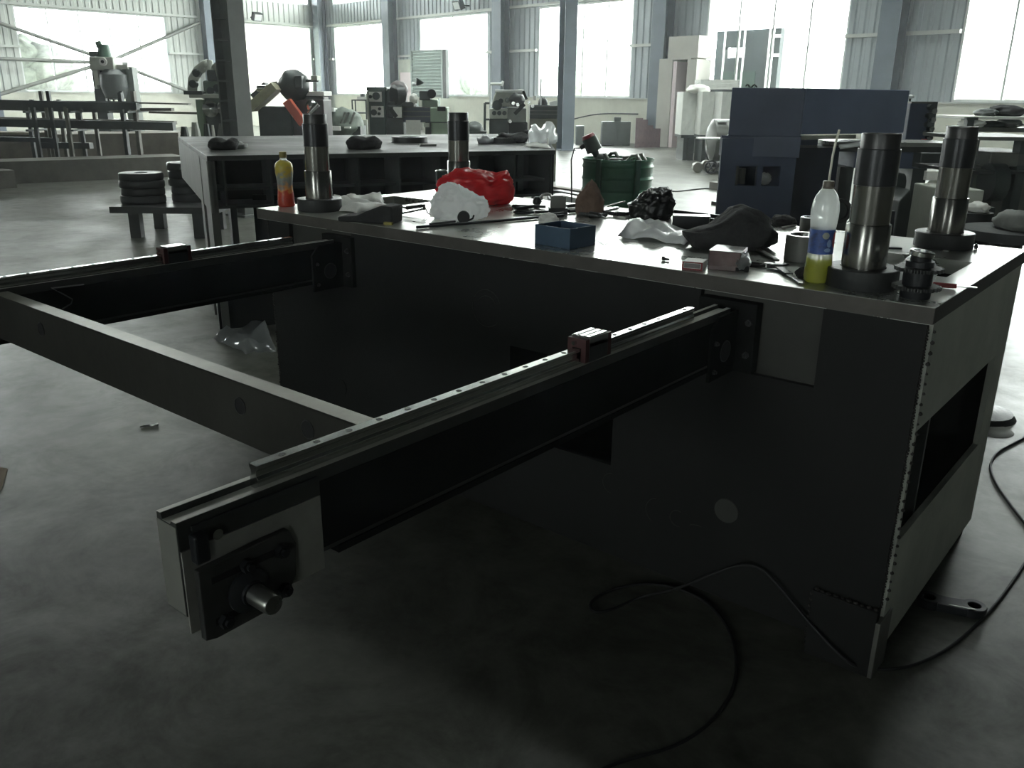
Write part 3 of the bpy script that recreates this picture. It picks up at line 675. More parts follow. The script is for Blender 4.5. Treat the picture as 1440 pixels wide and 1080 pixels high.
def sheet(name, pts, amp, m, label, cat, seed, nu=16, nv=12, edge=.0, z0=H):
    "rumpled sheet spanned by four pixel corners (front-left, front-right, back-right, back-left)"
    A, B_, C_, D = [on('z', z0, *p_) for p_ in pts]; v = []; f = []
    for j in range(nv + 1):
        for i in range(nu + 1):
            u, t = i / nu, j / nv
            wob = 1 + .08 * noise.noise(Vector((u * 5, t * 5, seed)))
            P_ = A.lerp(B_, u).lerp(D.lerp(C_, u), t)
            z = .002 + amp * max(0, .35 + noise.noise(Vector((u * 3.1, t * 2.6, seed))) + .5 * abs(noise.noise(Vector((u * 8, t * 7, seed + 4)))))
            P_ = P_ + Vector((noise.noise(Vector((u * 4, t * 4, seed + 9))), noise.noise(Vector((u * 4, t * 4, seed + 19))), 0)) * .02
            v.append((P_.x, P_.y, z0 + z * (1 if 0 < i < nu and 0 < j < nv else .3)))
    for j in range(nv):
        for i in range(nu):
            k_ = j * (nu + 1) + i; f.append((k_, k_ + 1, k_ + nu + 2, k_ + nu + 1))
    q = MB(); q.add(v, f, True); o = q.thing(name, m, label, cat)
    so = o.modifiers.new('thick', 'SOLIDIFY'); so.thickness = .0006; return o
sheet('plastic_bag', ((868, 334), (962, 346), (988, 330), (893, 312)), .05, mat('white_film_sheet', (232, 234, 234), .35, 0, .06, 9, .3, 30, trans=.2), 'flat white plastic bag behind the small red and white carton', 'plastic bag', 4)
sheet('paper_sheet', ((452, 290), (500, 302), (549, 289), (480, 282)), .03, white_card, 'crumpled white paper sheet nearest the left guide post', 'paper', 6)
sheet('paper_sheet', ((474, 285), (542, 289), (536, 277), (462, 276)), .035, white_card, 'crumpled white paper sheet behind the other one by the left guide post', 'paper', 8)
q = MB(); c = T(477, 283); q.prism([(-.03, 0), (.02, 0), (-.005, .03), (-.035, .034)], 0, .006, 'y'); o = q.thing('paper_scrap', white_card, 'folded white paper corner standing up beside the left guide post', 'paper'); o.location = (c.x, c.y, H + .001); o.rotation_euler = (0, 0, YAW)
# black pouch
c = T(515, 315); r = thing('tool_pouch', c, 'black wedge shaped tool pouch at the front left edge of the table top', 'pouch', rotz=YAW - .3)
q = MB(); q.prism([(-.15, 0), (.11, 0), (.115, .075), (.06, .078), (.0, .055), (-.06, .03), (-.15, .022)], .02, .14, 'y'); q.part('body', mat('black_fabric', (40, 41, 42), .85, 0, .3, 20, .3, 60), r, .008)
MB().box((.08, .005, .0), (.118, .02, .012)).part('tag', mat('yellow_tag', (150, 140, 60), .6), r)
# clamp with cable
c = T(598, 302); r = thing('welding_clamp', c, 'black clamp with a thin cable between the pouch and the white bag', 'clamp', rotz=YAW)
MB().cyl((-.09, 0, .03), (-.01, 0, .042), .008, seg=10).part('handle', rubber, r)
MB().cyl((-.01, 0, .035), (.0, 0, .035), .014, seg=12).part('head', rubber, r)
MB().tube([(-.19, 0.02, .01), (-.14, .01, .04), (-.09, 0, .03)], .004).part('jaw', steel_dark, r)
MB().tube([(-.19, 0.02, .004), (-.12, -.02, .006), (-.04, -.01, .02), (0, 0, .03)], .004).part('jaw', steel_dark, r)
MB().tube([(0, 0, .035), (.012, -.01, .01), (.03, -.04, .003), (.05, -.05, .003)], .0025).part('cable', rubber, r)
# can behind the red bag
c = T(630, 268); r = thing('metal_can', c, 'dark metal can with a bright rim, left behind the red bag', 'can')
MB().lathe([(0, .001), (.07, .001), (.07, .11)], 32).part('can_body', mat('dark_green_can', (44, 54, 50), .35, .4, .2, 5), r)
MB().lathe([(.07, .11), (.073, .113), (.07, .117), (.066, .113), (.062, .05)], 32).part('rim', chrome, r)
# rods
def rod(name, a, b_, rr, m, label, cat='rod', group=None, lift=0):
    A = T(*a) + Vector((0, 0, rr + lift + .0005)); B_ = T(*b_) + Vector((0, 0, rr + lift + .0005))
    q = MB(); q.cyl(A, B_, rr, seg=10); return q.thing(name, m, label, cat, group)
rod('steel_rod', (586, 322), (792, 305), .0065, blacktube, 'long thin black rod lying in front of the white bag')
rod('steel_rod', (604, 317), (640, 313), .005, blacktube, 'short thin black rod just behind the long rod')
c = T(652, 314); r = thing('measuring_tape', c, 'small round dark tape case standing in front of the white bag', 'tape measure', rotz=YAW)
MB().cyl((0, -.012, .027), (0, .012, .027), .027, seg=24).part('case', rubber, r, .003)
MB().box((-.03, -.01, 0), (.0, .01, .006)).part('hook', steel_dark, r)
MB().tube([(.02, .0, .012), (.04, .01, .02), (.045, .01, .035)], .004).part('clip', rubber, r)
# tools in front of the drum
def plier(name, px, py, label, ang, ln=.2, m=blacktube, h=.012):
    c = T(px, py); r = thing(name, c, label, name.replace('_', ' '), rotz=YAW + ang)
    MB().tube([(-ln / 2, -.012, h * .7), (-ln * .2, -.016, h * .7), (0, 0, h * .7), (ln * .12, .008, h * .7)], .0065).part('handle', m, r)
    MB().tube([(-ln / 2, .022, h * .7), (-ln * .2, .018, h * .7), (0, 0, h * .7), (ln * .12, -.008, h * .7)], .0065).part('handle', m, r)
    MB().prism([(0, -.012), (ln * .35, -.005), (ln * .35, .005), (0, .012)], .003, h + .004, 'z').part('jaw', steel_dark, r, .001)
    MB().cyl((0, 0, .002), (0, 0, h + .006), .01, seg=14).part('pivot', steel_mach, r)
plier('pliers', 752, 301, 'black pliers left of the grey steel block', .15)
plier('pliers', 748, 293, 'second pair of dark pliers, behind the first pair left of the steel block', -.1, .2)
plier('shears', 830, 304, 'dark snips with open handles right of the grey steel block', 2.8, .16)
c = T(785, 302); r = thing('steel_block', c, 'grey upright steel block with a bored top in the tool heap behind the blue box', 'block', rotz=YAW)
MB().box((-.045, 0, 0), (.045, .08, .03)).part('foot', steel_dark, r, .002)
MB().box((-.036, .005, .03), (.036, .07, .085)).part('block_body', steel_mach if False else steel_grey, r, .003)
MB().cyl((0, .038, .085), (0, .038, .088), .025, seg=20).part('bore_rim', steel_mach, r)
for i_, (px, py, rr, mm, lb) in enumerate(((755, 291, .022, steel_dark, 'dark ball-shaped knob at the left of the tool heap'), (768, 290, .03, chrome, 'bright curved steel ring standing in the tool heap'))):
    c = T(px, py); q = MB()
    if i_ == 0: q.lathe([(0, 0), (.012, 0), (.014, .01), (rr, .02), (rr, .035), (.012, .05), (0, .052)], 20, c); q.thing('knob', mm, lb, 'knob')
    else:
        q.tube([c + E1 * (rr * math.cos(a)) + Vector((0, 0, rr * .9 + rr * math.sin(a) + .006)) for a in [PI * 1.25 * j / 14 - .3 for j in range(15)]], .007); q.thing('shackle', steel_mach, lb, 'shackle')
for a_, b_, mm, lb in (((725, 296), (757, 292), blacktube, 'short black spindle at the left end of the tool heap'), ((762, 306), (792, 303), blacktube, 'short black bar in front of the grey steel block'),
                       ((800, 300), (828, 297), steel_dark, 'dark rod between the steel block and the brown rag'), ((795, 293), (812, 291), steel_dark, 'short thick pin behind the steel block')):
    rod('steel_pin', a_, b_, .009, mm, lb, 'pin')
rod('steel_strip', (832, 296), (879, 284), .003, chrome, 'bright thin rod pointing right in front of the green drum', 'rod')
q = MB(); A = T(836, 300); B_ = T(868, 293); d = (B_ - A).normalized(); n = Vector((-d.y, d.x, 0)) * .012
q.prism([tuple((A - n)[:2]), tuple((B_ - n)[:2]), tuple((B_ + n)[:2]), tuple((A + n)[:2])], H + .0005, H + .008); q.thing('steel_ruler', steel_mach, 'flat steel bar beside the drill chuck', 'bar', bevel=.001)
c = T(838, 308); r = thing('drill_chuck', c, 'small drill chuck with a bit in front of the brown rag', 'chuck', rotz=YAW - .5)
MB().cyl((-.03, 0, .017), (.015, 0, .017), .016, .014, 16).part('chuck_body', steel_dark, r); MB().cyl((.015, 0, .017), (.03, 0, .015), .013, .005, 14).part('jaws', steel_dark, r)
MB().cyl((.03, 0, .015), (.055, 0, .006), .003, seg=8).part('bit', steel_mach, r)
c = T(838, 295); q = MB(); q.lathe([(0, 0), (.016, 0), (.018, .03), (.016, .045), (0, .045)], 18, c + E2 * .02); q.thing('spray_cap', mat('dull_red', (130, 44, 46), .5), 'small dull red cap beside the brown rag', 'cap')
# black clamp
c = T(872, 304); r = thing('vise_clamp', c, 'black v-shaped clamp on a white sheet left of the black bag', 'clamp', rotz=YAW)
MB().tube([(-.075, .03, .015), (-.04, .0, .012), (-.012, -.02, .012)], .009).part('arm', blacktube, r); MB().tube([(.075, .045, .015), (.045, .01, .012), (.012, -.02, .012)], .009).part('arm', blacktube, r)
MB().cyl((-.02, -.024, .012), (.02, -.022, .012), .012, seg=12).part('hinge', blacktube, r)
sheet('paper_sheet', ((856, 302), (880, 310), (893, 303), (868, 296)), .004, white_card, 'small white sheet under the black v-shaped clamp', 'paper', 11, 8, 6)
# blue open box
A, B_, C_ = T(752, 343), T(801, 351), T(822, 341)
u = (B_ - A); lw = u.length; u.normalize(); vv = (C_ - B_); vv = Vector((-u.y, u.x, 0)); ld = .15; hb = .075
r = thing('blue_bin', (A + B_) / 2 + vv * ld / 2, 'small open blue metal box at the front edge of the table top', 'box', rotz=math.atan2(u.y, u.x))
bb = mat('blue_painted_box', (68, 90, 112), .5, .1, .3, 7)
for nm, a, b_ in (('front_wall', (-lw / 2, -ld / 2, 0), (lw / 2, -ld / 2 + .002, hb)), ('rear_wall', (-lw / 2, ld / 2 - .002, 0), (lw / 2, ld / 2, hb)), ('side_wall', (-lw / 2, -ld / 2, 0), (-lw / 2 + .002, ld / 2, hb)),
                  ('side_wall', (lw / 2 - .002, -ld / 2, 0), (lw / 2, ld / 2, hb)), ('bottom', (-lw / 2, -ld / 2, 0), (lw / 2, ld / 2, .002))):
    MB().box(a, b_).part(nm, bb, r)
MB().tube([T(*v) + Vector((0, 0, .002)) for v in ((823, 342), (833, 340), (834, 344))], .0012, 5).thing('bent_wire', steel_dark, 'tiny hooked wire right of the blue box', 'wire')
MB().tube([T(*v) + Vector((0, 0, .002)) for v in ((838, 338), (842, 340), (850, 345), (856, 342), (866, 343))], .0012, 5).thing('bent_wire', steel_dark, 'tiny zigzag wire between the blue box and the flat white bag', 'wire')
# hollow black block and tubes at the rear edge
A = T(945, 322); r = thing('box_section', A, 'short black square box section with a bright end behind the flat white bag', 'box section', rotz=YAW - .17)
wd = 50 * sc_at(A); MB().box((0, 0, 0), (wd, .09, .055)).part('section_body', blacktube, r, .002); MB().box((wd, .0, 0), (wd + .004, .09, .057)).part('ground_end', chrome, r)
MB().box((.0, -.002, .0545), (wd, .004, .0575)).part('edge', steel_mach, r)
rod('steel_tube', (948, 302), (1040, 313), .012, blacktube, 'long black tube along the rear edge behind the box section', 'tube', lift=.0); rod('steel_tube', (950, 307), (1036, 318), .010, blacktube, 'black tube parallel to and in front of the longer one at the rear edge', 'tube')
rod('plastic_rod', (1099, 322), (1119, 318), .005, white_card, 'short white rod behind the smaller steel ring', 'rod')
# rings
def ring(px, py, ro, ri, h, label):
    c = T(px, py); r = thing('steel_ring', c, label, 'ring', 'steel rings behind the drink bottle')
    MB().lathe([(ri, .001), (ro, .001), (ro, h - .002)], 48).part('outer_face', steel_grey, r); MB().lathe([(ro, h - .002), (ro - .002, h), (ri + .001, h), (ri, h - .002), (ri, .001)], 48).part('ground_rim', chrome, r)
ring(1129, 366, .065, .052, .09, 'large short steel ring left of the drink bottle'); ring(1139, 326, .045, .033, .062, 'smaller steel ring behind the large ring')
# small carton and wrapped parcel
c = T(973, 380); r = thing('small_carton', c, 'small red and white carton at the front edge of the table top', 'carton', rotz=YAW - .42)
cb_ = MB().box((-.033, 0, 0), (.033, .075, .027)).part('carton_body', white_card, r, .001); MB().slab([-.034, -.028, .028, .034], [.0, .006, .023, .0275], {(1, 1)}, -.0012, -.0002, 'y').part('red_border', mat('carton_red', (120, 26, 34), .5), cb_)
MB().box((-.027, -.001, .007), (.027, -.0003, .022)).part('print_panel', mat('carton_grey', (120, 112, 112), .5, 0, .4, 60), cb_)
c = T(1018, 381); r = thing('wrapped_parcel', c, 'small box parcel in shiny clear wrap beside the small carton', 'parcel', rotz=YAW - .42)
MB().box((-.052, 0, .001), (.048, .125, .062)).part('carton', mat('parcel_dark_print', (124, 96, 96), .5, 0, .6, 16), r, .002)
MB().box((-.050, .002, .062), (.047, .123, .0635)).part('top_label', white_card, r)
q = MB(); q.blob((.052, .04, .026), (.022, .055, .03), 3, .3, 3, 3, flat=.0005, crease=.6); q.part('clear_wrap', filmm, r); MB().box((-.0535, -.0015, .0005), (.0495, .1265, .0645)).part('clear_wrap', clear('wrap_film', (.96, .96, .96, 1), .08, .08), r)
c = T(1043, 383); q = MB(); 
r = thing('short_bolt', c, 'small black bolt lying in front of the wrapped parcel', 'bolt', rotz=YAW); MB().cyl((-.02, 0, .009), (.008, 0, .009), .006, seg=10).part('shank', rubber, r); MB().cyl((.008, 0, .0105), (.02, 0, .0105), .0105, seg=6).part('head', rubber, r)
c = T(938, 367); r = thing('short_bolt', c, 'tiny black bolt lying alone left of the small carton', 'bolt', rotz=YAW - .5); MB().cyl((-.012, 0, .006), (.008, 0, .006), .004, seg=10).part('shank', rubber, r); MB().cyl((-.018, 0, .0075), (-.009, 0, .0075), .0075, seg=6).part('head', rubber, r)
# caliper and cutter left of the bottle
A = T(1085, 372); B_ = T(1127, 401); d = (B_ - A); ln = d.length; r = thing('vernier_caliper', A, 'slim steel caliper pointing at the base of the drink bottle', 'caliper', rotz=math.atan2(d.y, d.x))
MB().box((0, -.009, .004), (ln, .009, .008)).part('beam', steel_mach, r, .001); MB().box((ln * .25, -.014, .003), (ln * .6, .013, .011)).part('slider', steel_dark, r, .001)
MB().prism([(.0, .0), (.05, .0), (.03, .05), (.02, .05)], .003, .008, 'z').part('jaw', steel_dark, r); MB().prism([(ln * .3, -.01), (ln * .42, -.01), (ln * .32, -.045)], .003, .008, 'z').part('jaw', steel_dark, r)
MB().prism([(ln * .8, -.004), (ln * .88, -.004), (ln * .88, .004), (ln * .8, .004)], .0078, .0085, 'z').part('slot', rubber, r)
A = T(1062, 352); B_ = T(1092, 370); d = B_ - A; r = thing('adjustable_wrench', A, 'dull adjustable wrench behind the caliper, below the dark rag', 'wrench', rotz=math.atan2(d.y, d.x)); ln = d.length
MB().box((0, -.011, .005), (ln, .011, .014)).part('handle', steel_grey, r, .003); MB().cyl((0, 0, .002), (0, 0, .016), .022, seg=16).part('head', steel_dark, r); MB().prism([(-.03, -.02), (-.008, -.02), (-.008, -.004), (-.03, -.008)], .003, .015, 'z').part('jaw', steel_dark, r)
plier('pliers', 1078, 377, 'black handled pliers lying under the steel caliper', -.25, .15, rubber)
crumple('dark_rag', 1120, 1158, 392, 378, .03, darkcloth, 'tiny oily rag between the large ring and the bottle', 'rag', 31, .3, .2, 2)
# sprockets
c = T(1286, 418); r = thing('double_sprocket', c, 'black double sprocket hub standing at the near right corner of the table top', 'sprocket', rotz=.2)
def gear(ro, ri, n, z0, z1):
    pts = []
    for i in range(n):
        a = 2 * PI * i / n
        for da, rr in ((-.38, ri), (-.16, ro), (.16, ro), (.38, ri)): pts.append((rr * math.cos(a + da * 2 * PI / n), rr * math.sin(a + da * 2 * PI / n)))
    q = MB(); q.prism(pts, z0, z1, 'z'); return q
MB().lathe([(0, 0), (.040, 0), (.041, .002), (.041, .024), (.038, .026)], 40).part('hub', blacktube, r)
gear(.066, .058, 24, .026, .036).part('toothed_disc', steel_dark, r, .0008)
MB().lathe([(.038, .036), (.040, .038), (.040, .076), (.036, .078)], 40).part('hub', blacktube, r)
gear(.066, .058, 24, .078, .088).part('toothed_disc', steel_dark, r, .0008)
MB().lathe([(.030, .088), (.038, .09), (.038, .105), (.028, .107), (.028, .118), (.024, .12), (.02, .119), (.02, .09)], 40).part('collar', blacktube, r)
q = MB(); q.lathe([(.031, 0), (.033, .002), (.033, .014), (.031, .016), (.027, .016), (.026, .002)], 36, T=Tm((0, .0, .118), ry=.12)); q.part('bearing_cap', chrome, r)
crumple('plastic_film', 1262, 1316, 408, 366, .05, filmm, 'clear crumpled plastic wrap behind the black sprocket', 'plastic film', 41, .25, .35, 2)
# red handled scraper
A = T(1306, 404); B_ = T(1372, 410); d = B_ - A; ln = d.length; r = thing('red_scraper', A, 'red handled tool pointing over the right edge of the table top', 'tool', rotz=math.atan2(d.y, d.x) + .15)
MB().cyl((0, 0, .009), (.075, 0, .009), .0085, .007, 12).part('handle', mat('worn_red_grip', (150, 52, 56), .5), r)
MB().box((.075, -.007, .007), (.13, .007, .010)).part('blade', chrome, r); MB().cyl((-.03, 0, .009), (0, 0, .009), .004, seg=8).part('shank', steel_mach, r)
# flat bars behind right post
q = MB(); A = T(1248, 350); q.cbox((0, 0, .004), (.10, .018, .006), Tm(A, YAW - .15)); q.thing('flat_bar', blacktube, 'small black flat bar between the two right guide posts', 'bar')
F = BF(1257, 5.2, row=310); q = MB(); q.prism([(-.03, 0), (.05, 0), (.0, F.Z(297)), (-.055, F.Z(297))], 0, .05, 'y', Tm(F.loc, F.rot)); q.thing('steel_plate', blacktube, 'narrow dark upright plate on the floor behind the near right guide post', 'plate')
q = MB(); A = T(1333, 353); q.prism([(-.02, 0), (.02, .004), (.022, .012), (-.016, .010), (-.004, -.014)], .0, .003, 'z', Tm(A, YAW)); q.thing('white_scrap', white_card, 'small white scrap at the foot of the rear right guide post', 'scrap')
q = MB(); A = T(1372, 350); q.lathe([(0, .001), (.006, .001), (.008, .008), (.003, .02), (0, .02)], 10, A); q.thing('small_plug', blacktube, 'tiny dark plug at the right edge beside the rear right post', 'plug')
#@@PART3
# ================================================================== things on the floor near the base
def G(px, py): return on('z', 0, px, py)
def cable(pts, rr, label, m=rubber, name='cable', n=8):
    P_ = [Vector(p_) for p_ in pts]; out = []
    for i in range(len(P_) - 1):                            # catmull-rom
        a, b_, c_, d_ = P_[max(i - 1, 0)], P_[i], P_[i + 1], P_[min(i + 2, len(P_) - 1)]
        for k_ in range(n):
            t = k_ / n; out.append(.5 * ((2 * b_) + (c_ - a) * t + (2 * a - 5 * b_ + 4 * c_ - d_) * t * t + (3 * b_ - a - 3 * c_ + d_) * t ** 3))
    out.append(P_[-1]); q = MB(); q.tube(out, rr, 8); return q.thing(name, m, label, 'cable')
def GP(l, z=.005): return [G(*p_[:2]) + Vector((0, 0, z)) if len(p_) == 2 else on('y', p_[2], p_[0], p_[1]) for p_ in l]
cable(GP([(760, 1130), (860, 1078), (950, 1050), (1003, 1012), (1033, 960), (1030, 900), (1000, 855), (960, 832), (920, 823), (880, 826), (845, 838), (830, 852), (838, 862), (862, 858), (900, 842)])
      + [on('y', -.09, 950, 828), on('y', -.07, 1000, 808), on('y', -.045, 1040, 795), on('y', -.03, 1070, 800), on('y', -.03, 1100, 830), on('y', -.03, 1130, 866)]
      + [on('y', -.045, 1165, 905), on('y', -.045, 1195, 932)] + GP([(1215, 940), (1250, 943), (1290, 935), (1335, 912), (1375, 878), (1405, 845), (1440, 795), (1470, 740)]), .0055,
      'black electric cable looping on the floor in front of the big machine base')
cable(GP([(1470, 600), (1438, 618), (1408, 634), (1397, 645), (1393, 658), (1400, 680), (1420, 710), (1445, 742)]), .006, 'grey electric cable curving on the floor at the right edge beside the machine base', steel_dark)
q = MB(); c = G(1393, 605); q.lathe([(0, .003), (.11, .003), (.115, 0)], 40, c); q.thing('floor_cover', mat('floor_cover', (118, 118, 112), .6, .2, .3, 12), 'round flat cover on the floor right of the machine base', 'cover')
# chain link with two bores
c = G(1335, 862); A = G(1305, 850); B_ = G(1368, 862); an = math.atan2((B_ - A).y, (B_ - A).x); sp = (B_ - A).length / 2
r = thing('chain_link', (A + B_) / 2 + Vector((0, 0, 0)), 'black two-hole steel link lying on the floor right of the machine base corner', 'link', rotz=an)
def ringpart(x, ri, ro, z0, z1, n=28):
    q = MB(); q.lathe([(ri, z0), (ro, z0), (ro, z1 - .003), (ro - .003, z1), (ri + .002, z1), (ri, z1 - .002), (ri, z0)], n, (x, 0, 0)); return q
ringpart(-sp, .021, .042, .001, .033).part('eye', blacktube, r); ringpart(sp, .021, .042, .001, .033).part('eye', blacktube, r)
q = MB(); w_ = sp - .024; q.prism([(-w_, -.039), (w_, -.041), (w_, .030), (.0, .024), (-w_, .030)], .0015, .0325, 'z'); q.part('bridge', blacktube, r, .002)
q = MB(); q.box((-.012, -.036, .0325), (sp + .0, -.030, .0345)); q.part('raised_edge', chrome, r)
# small clip, cardboard, film
A = G(196, 602); B_ = G(226, 598); c = (A + B_) / 2; r = thing('metal_clip', c, 'small bright metal clip lying alone on the floor at the left', 'clip', rotz=math.atan2((B_ - A).y, (B_ - A).x))
MB().tube([(-.05, 0, .005), (-.03, .008, .006), (.04, .006, .006)], .004).part('clip_arm', chrome, r); MB().tube([(-.05, 0, .005), (-.03, -.008, .006), (.04, -.004, .006)], .004).part('clip_arm', chrome, r); MB().cyl((.035, 0, .001), (.035, 0, .012), .009, seg=12).part('pivot', chrome, r)
q = MB(); a, b_, c_, d_ = G(-40, 650), G(11, 660), G(1, 690), G(-40, 705); q.prism([tuple(v[:2]) for v in (a, d_, c_, b_)], .001, .004); q.thing('cardboard', mat('cardboard', (150, 132, 112), .8), 'flat piece of cardboard on the floor at the left edge', 'cardboard')
q = MB(); sheet('clear_film', ((300, 478), (345, 500), (388, 496), (372, 455)), .10, filmm, 'crumpled clear plastic film on the floor beside the left end of the machine base', 'plastic film', 51, 18, 12, z0=0.0)
# ================================================================== ribbed steel table behind, left
A_ = Vector((-5.10, .97, 0)); B2 = Vector((-3.87, 3.44, 0)); C2 = Vector((-5.95, 6.0, 0)); D2 = Vector((-7.76, 2.30, 0)); TZ = 1.30
r = thing('ribbed_table', (A_ + B2 + C2 + D2) / 4, 'large dark steel table with a ribbed open front, behind the left guide posts', 'table', world=True)
q = MB(); q.prism([tuple(v[:2]) for v in (A_, B2, C2, D2)], TZ - .035, TZ); q.part('table_plate', mat('table_top_steel', (58, 60, 58), .55, .1, .4, 2, .1, 30, rvar=.12), r, .003)
uf = (B2 - A_).normalized(); nf = Vector((uf.y, -uf.x, 0)); ul = (D2 - A_).normalized(); nl = Vector((-ul.y, ul.x, 0)) * -1
zb = zrow(B2, 276)
def plank(p, q_, z0, z1, t, off=0):
    p = Vector(p); q_ = Vector(q_); d = (q_ - p).normalized(); n = Vector((-d.y, d.x, 0)); a = p + n * off; b_ = q_ + n * off
    m_ = MB(); m_.prism([tuple(v[:2]) for v in (a, b_, b_ + n * t, a + n * t)], z0, z1); return m_
plank(A_ + uf * .02, B2 - uf * .02, zb, TZ - .035, .012, .45).part('inner_web', steel_black, r)
plank(A_ + uf * .02, B2 - uf * .02, zb, zb + .02, .4, .04).part('lower_flange', steel_dark, r)
plank(A_ + uf * .02, B2 - uf * .02, zb + .12, zb + .14, .3, .12).part('shelf_strip', steel_dark, r)
Lf = (B2 - A_).length
for i in range(9):
    p = A_ + uf * (.12 + (Lf - .14) * i / 8); nn = Vector((-uf.y, uf.x, 0))
    plank(p + nn * .03, p + nn * .45, zb + .02, TZ - .035, .012).part('rib', steel_dark, r)
plank(B2 + nf * -.02, C2, zb, TZ - .035, .015, .0).part('end_plate', steel_black, r)
plank(D2, C2, .95, TZ - .035, .02, -.02).part('rear_web', steel_black, r)
# left end: wide plate with leg
nn = Vector((-uf.y, uf.x, 0))
q = plank(A_ - ul * .0, A_ + ul * 3.0, zrow(A_ + ul * .02, 300), TZ - .035, .02, -.02); q.part('end_plate', steel_grey, r)
for k_, (p, z0) in enumerate(((A_ + ul * .02, 0), (A_ + ul * .62, 0), (A_ + ul * 1.6 + uf * .3, 0), (B2 + ul * .3 - uf * .2, 0), (C2 - ul * .3 - uf * .2, 0))):
    m_ = MB(); T_ = Tm(p, math.atan2(ul.y, ul.x)); m_.box((0, -.012, z0), (.38 if k_ == 0 else .2, .004, TZ - .04), T_); m_.box((0, -.05, z0), (.012, 0, TZ - .04), T_); m_.part('leg', steel_grey if k_ < 2 else steel_dark, r)
# second frame with low cross member near the machine base
p0 = G(310, 467); 
m_ = MB(); T_ = Tm((p0.x, p0.y, 0), math.atan2(uf.y, uf.x))
zt = zrow(p0, 416); m_.box((0, .0, .02), (1.35, .03, zt), T_); m_.box((0, 0, zt - .015), (1.35, .3, zt), T_); m_.part('low_cross_member', steel_black, r)
p1 = ground(343, (Vector((p0.x, p0.y, 0)) - Vector((EYE.x, EYE.y, 0))).length + .35)
m_ = MB(); T_ = Tm((p1.x, p1.y, 0), YAW); m_.box((0, 0, 0), (.22, .02, .98), T_); m_.part('leg', steel_black, r)
def ttop(px, py): return on('z', TZ, px, py)
def lump(name, px0, px1, pyb, pyt, dep, m, label, cat, seed, zf=ttop, cr=.2, amp=.3, fr=2):
    a = zf(px0, pyb); b_ = zf(px1, pyb); c = (a + b_) / 2; s_ = sc_at(c); wd = (px1 - px0) * s_ / 2; ht = (pyb - pyt) * s_
    q = MB(); q.blob((0, 0, ht * .42), (wd, dep, ht * .6), 3, amp, fr, seed, flat=.001, crease=cr + .35, hp=[.2 + .8 * abs(math.sin(seed * 1.7 + k_ * 1.1)) for k_ in range(6)])
    o = bpy.data.objects.new(name, q.mesh(name, m)); C.objects.link(o); o.location = c + E2 * dep * .5; o.rotation_euler = (0, 0, YAW); tag(o, label, cat); return o
lump('dark_rag', 290, 332, 211, 193, .12, darkcloth, 'dark rag on the left end of the ribbed table', 'rag', 61)
lump('grey_paper', 324, 346, 209, 199, .06, mat('grey_paper', (190, 192, 188), .8), 'small pale crumpled paper beside the dark rag on the ribbed table', 'paper', 62)
lump('dark_rag', 486, 534, 210, 190, .12, darkcloth, 'dark lumpy rag at the middle of the ribbed table', 'rag', 63)
for px, py, ro, lb in ((576, 200, .17, 'flat dark ring lying on the ribbed table left of the rear guide post'), (706, 201, .14, 'flat dark ring lying on the ribbed table right of the rear guide post')):
    c = ttop(px, py); q = MB(); q.lathe([(ro * .6, .001), (ro, .001), (ro, .05), (ro * .6, .05), (ro * .6, .001)], 28, c); q.thing('flange_ring', steel_dark, lb, 'ring')
q = MB(); a, b_ = ttop(594, 204), ttop(610, 207); q.cbox((0, 0, .01), (.14, .05, .015), Tm((a + b_) / 2, .9)); q.thing('steel_scrap', steel_grey, 'small light steel scrap right of the flat ring on the ribbed table', 'scrap')
lump('plastic_wrap', 670, 694, 202, 190, .1, mat('greyish_wrap', (180, 182, 186), .5), 'grey crumpled wrap on the right half of the ribbed table', 'wrap', 64)
lump('dark_rag', 698, 742, 201, 186, .15, darkcloth, 'dark rag pile behind the flat ring on the right half of the ribbed table', 'rag', 65)
lump('dark_rag', 738, 764, 194, 178, .15, darkcloth, 'round dark bundle near the right end of the ribbed table', 'rag', 66)
lump('plastic_wrap', 744, 784, 203, 172, .25, filmm, 'large clear film bundle at the right end of the ribbed table', 'wrap', 67)
sheet('paper_sheet', ((735, 206), (775, 209), (770, 203), (742, 201)), .02, white_card, 'white sheet lying at the right end of the ribbed table', 'paper', 68, 8, 6, z0=TZ)
q = MB(); c = ttop(770, 205); q.cyl(c, c + Vector((0, 0, .07)), .008); q.thing('white_stick', white_card, 'tiny white stick standing at the right end of the ribbed table', 'stick')
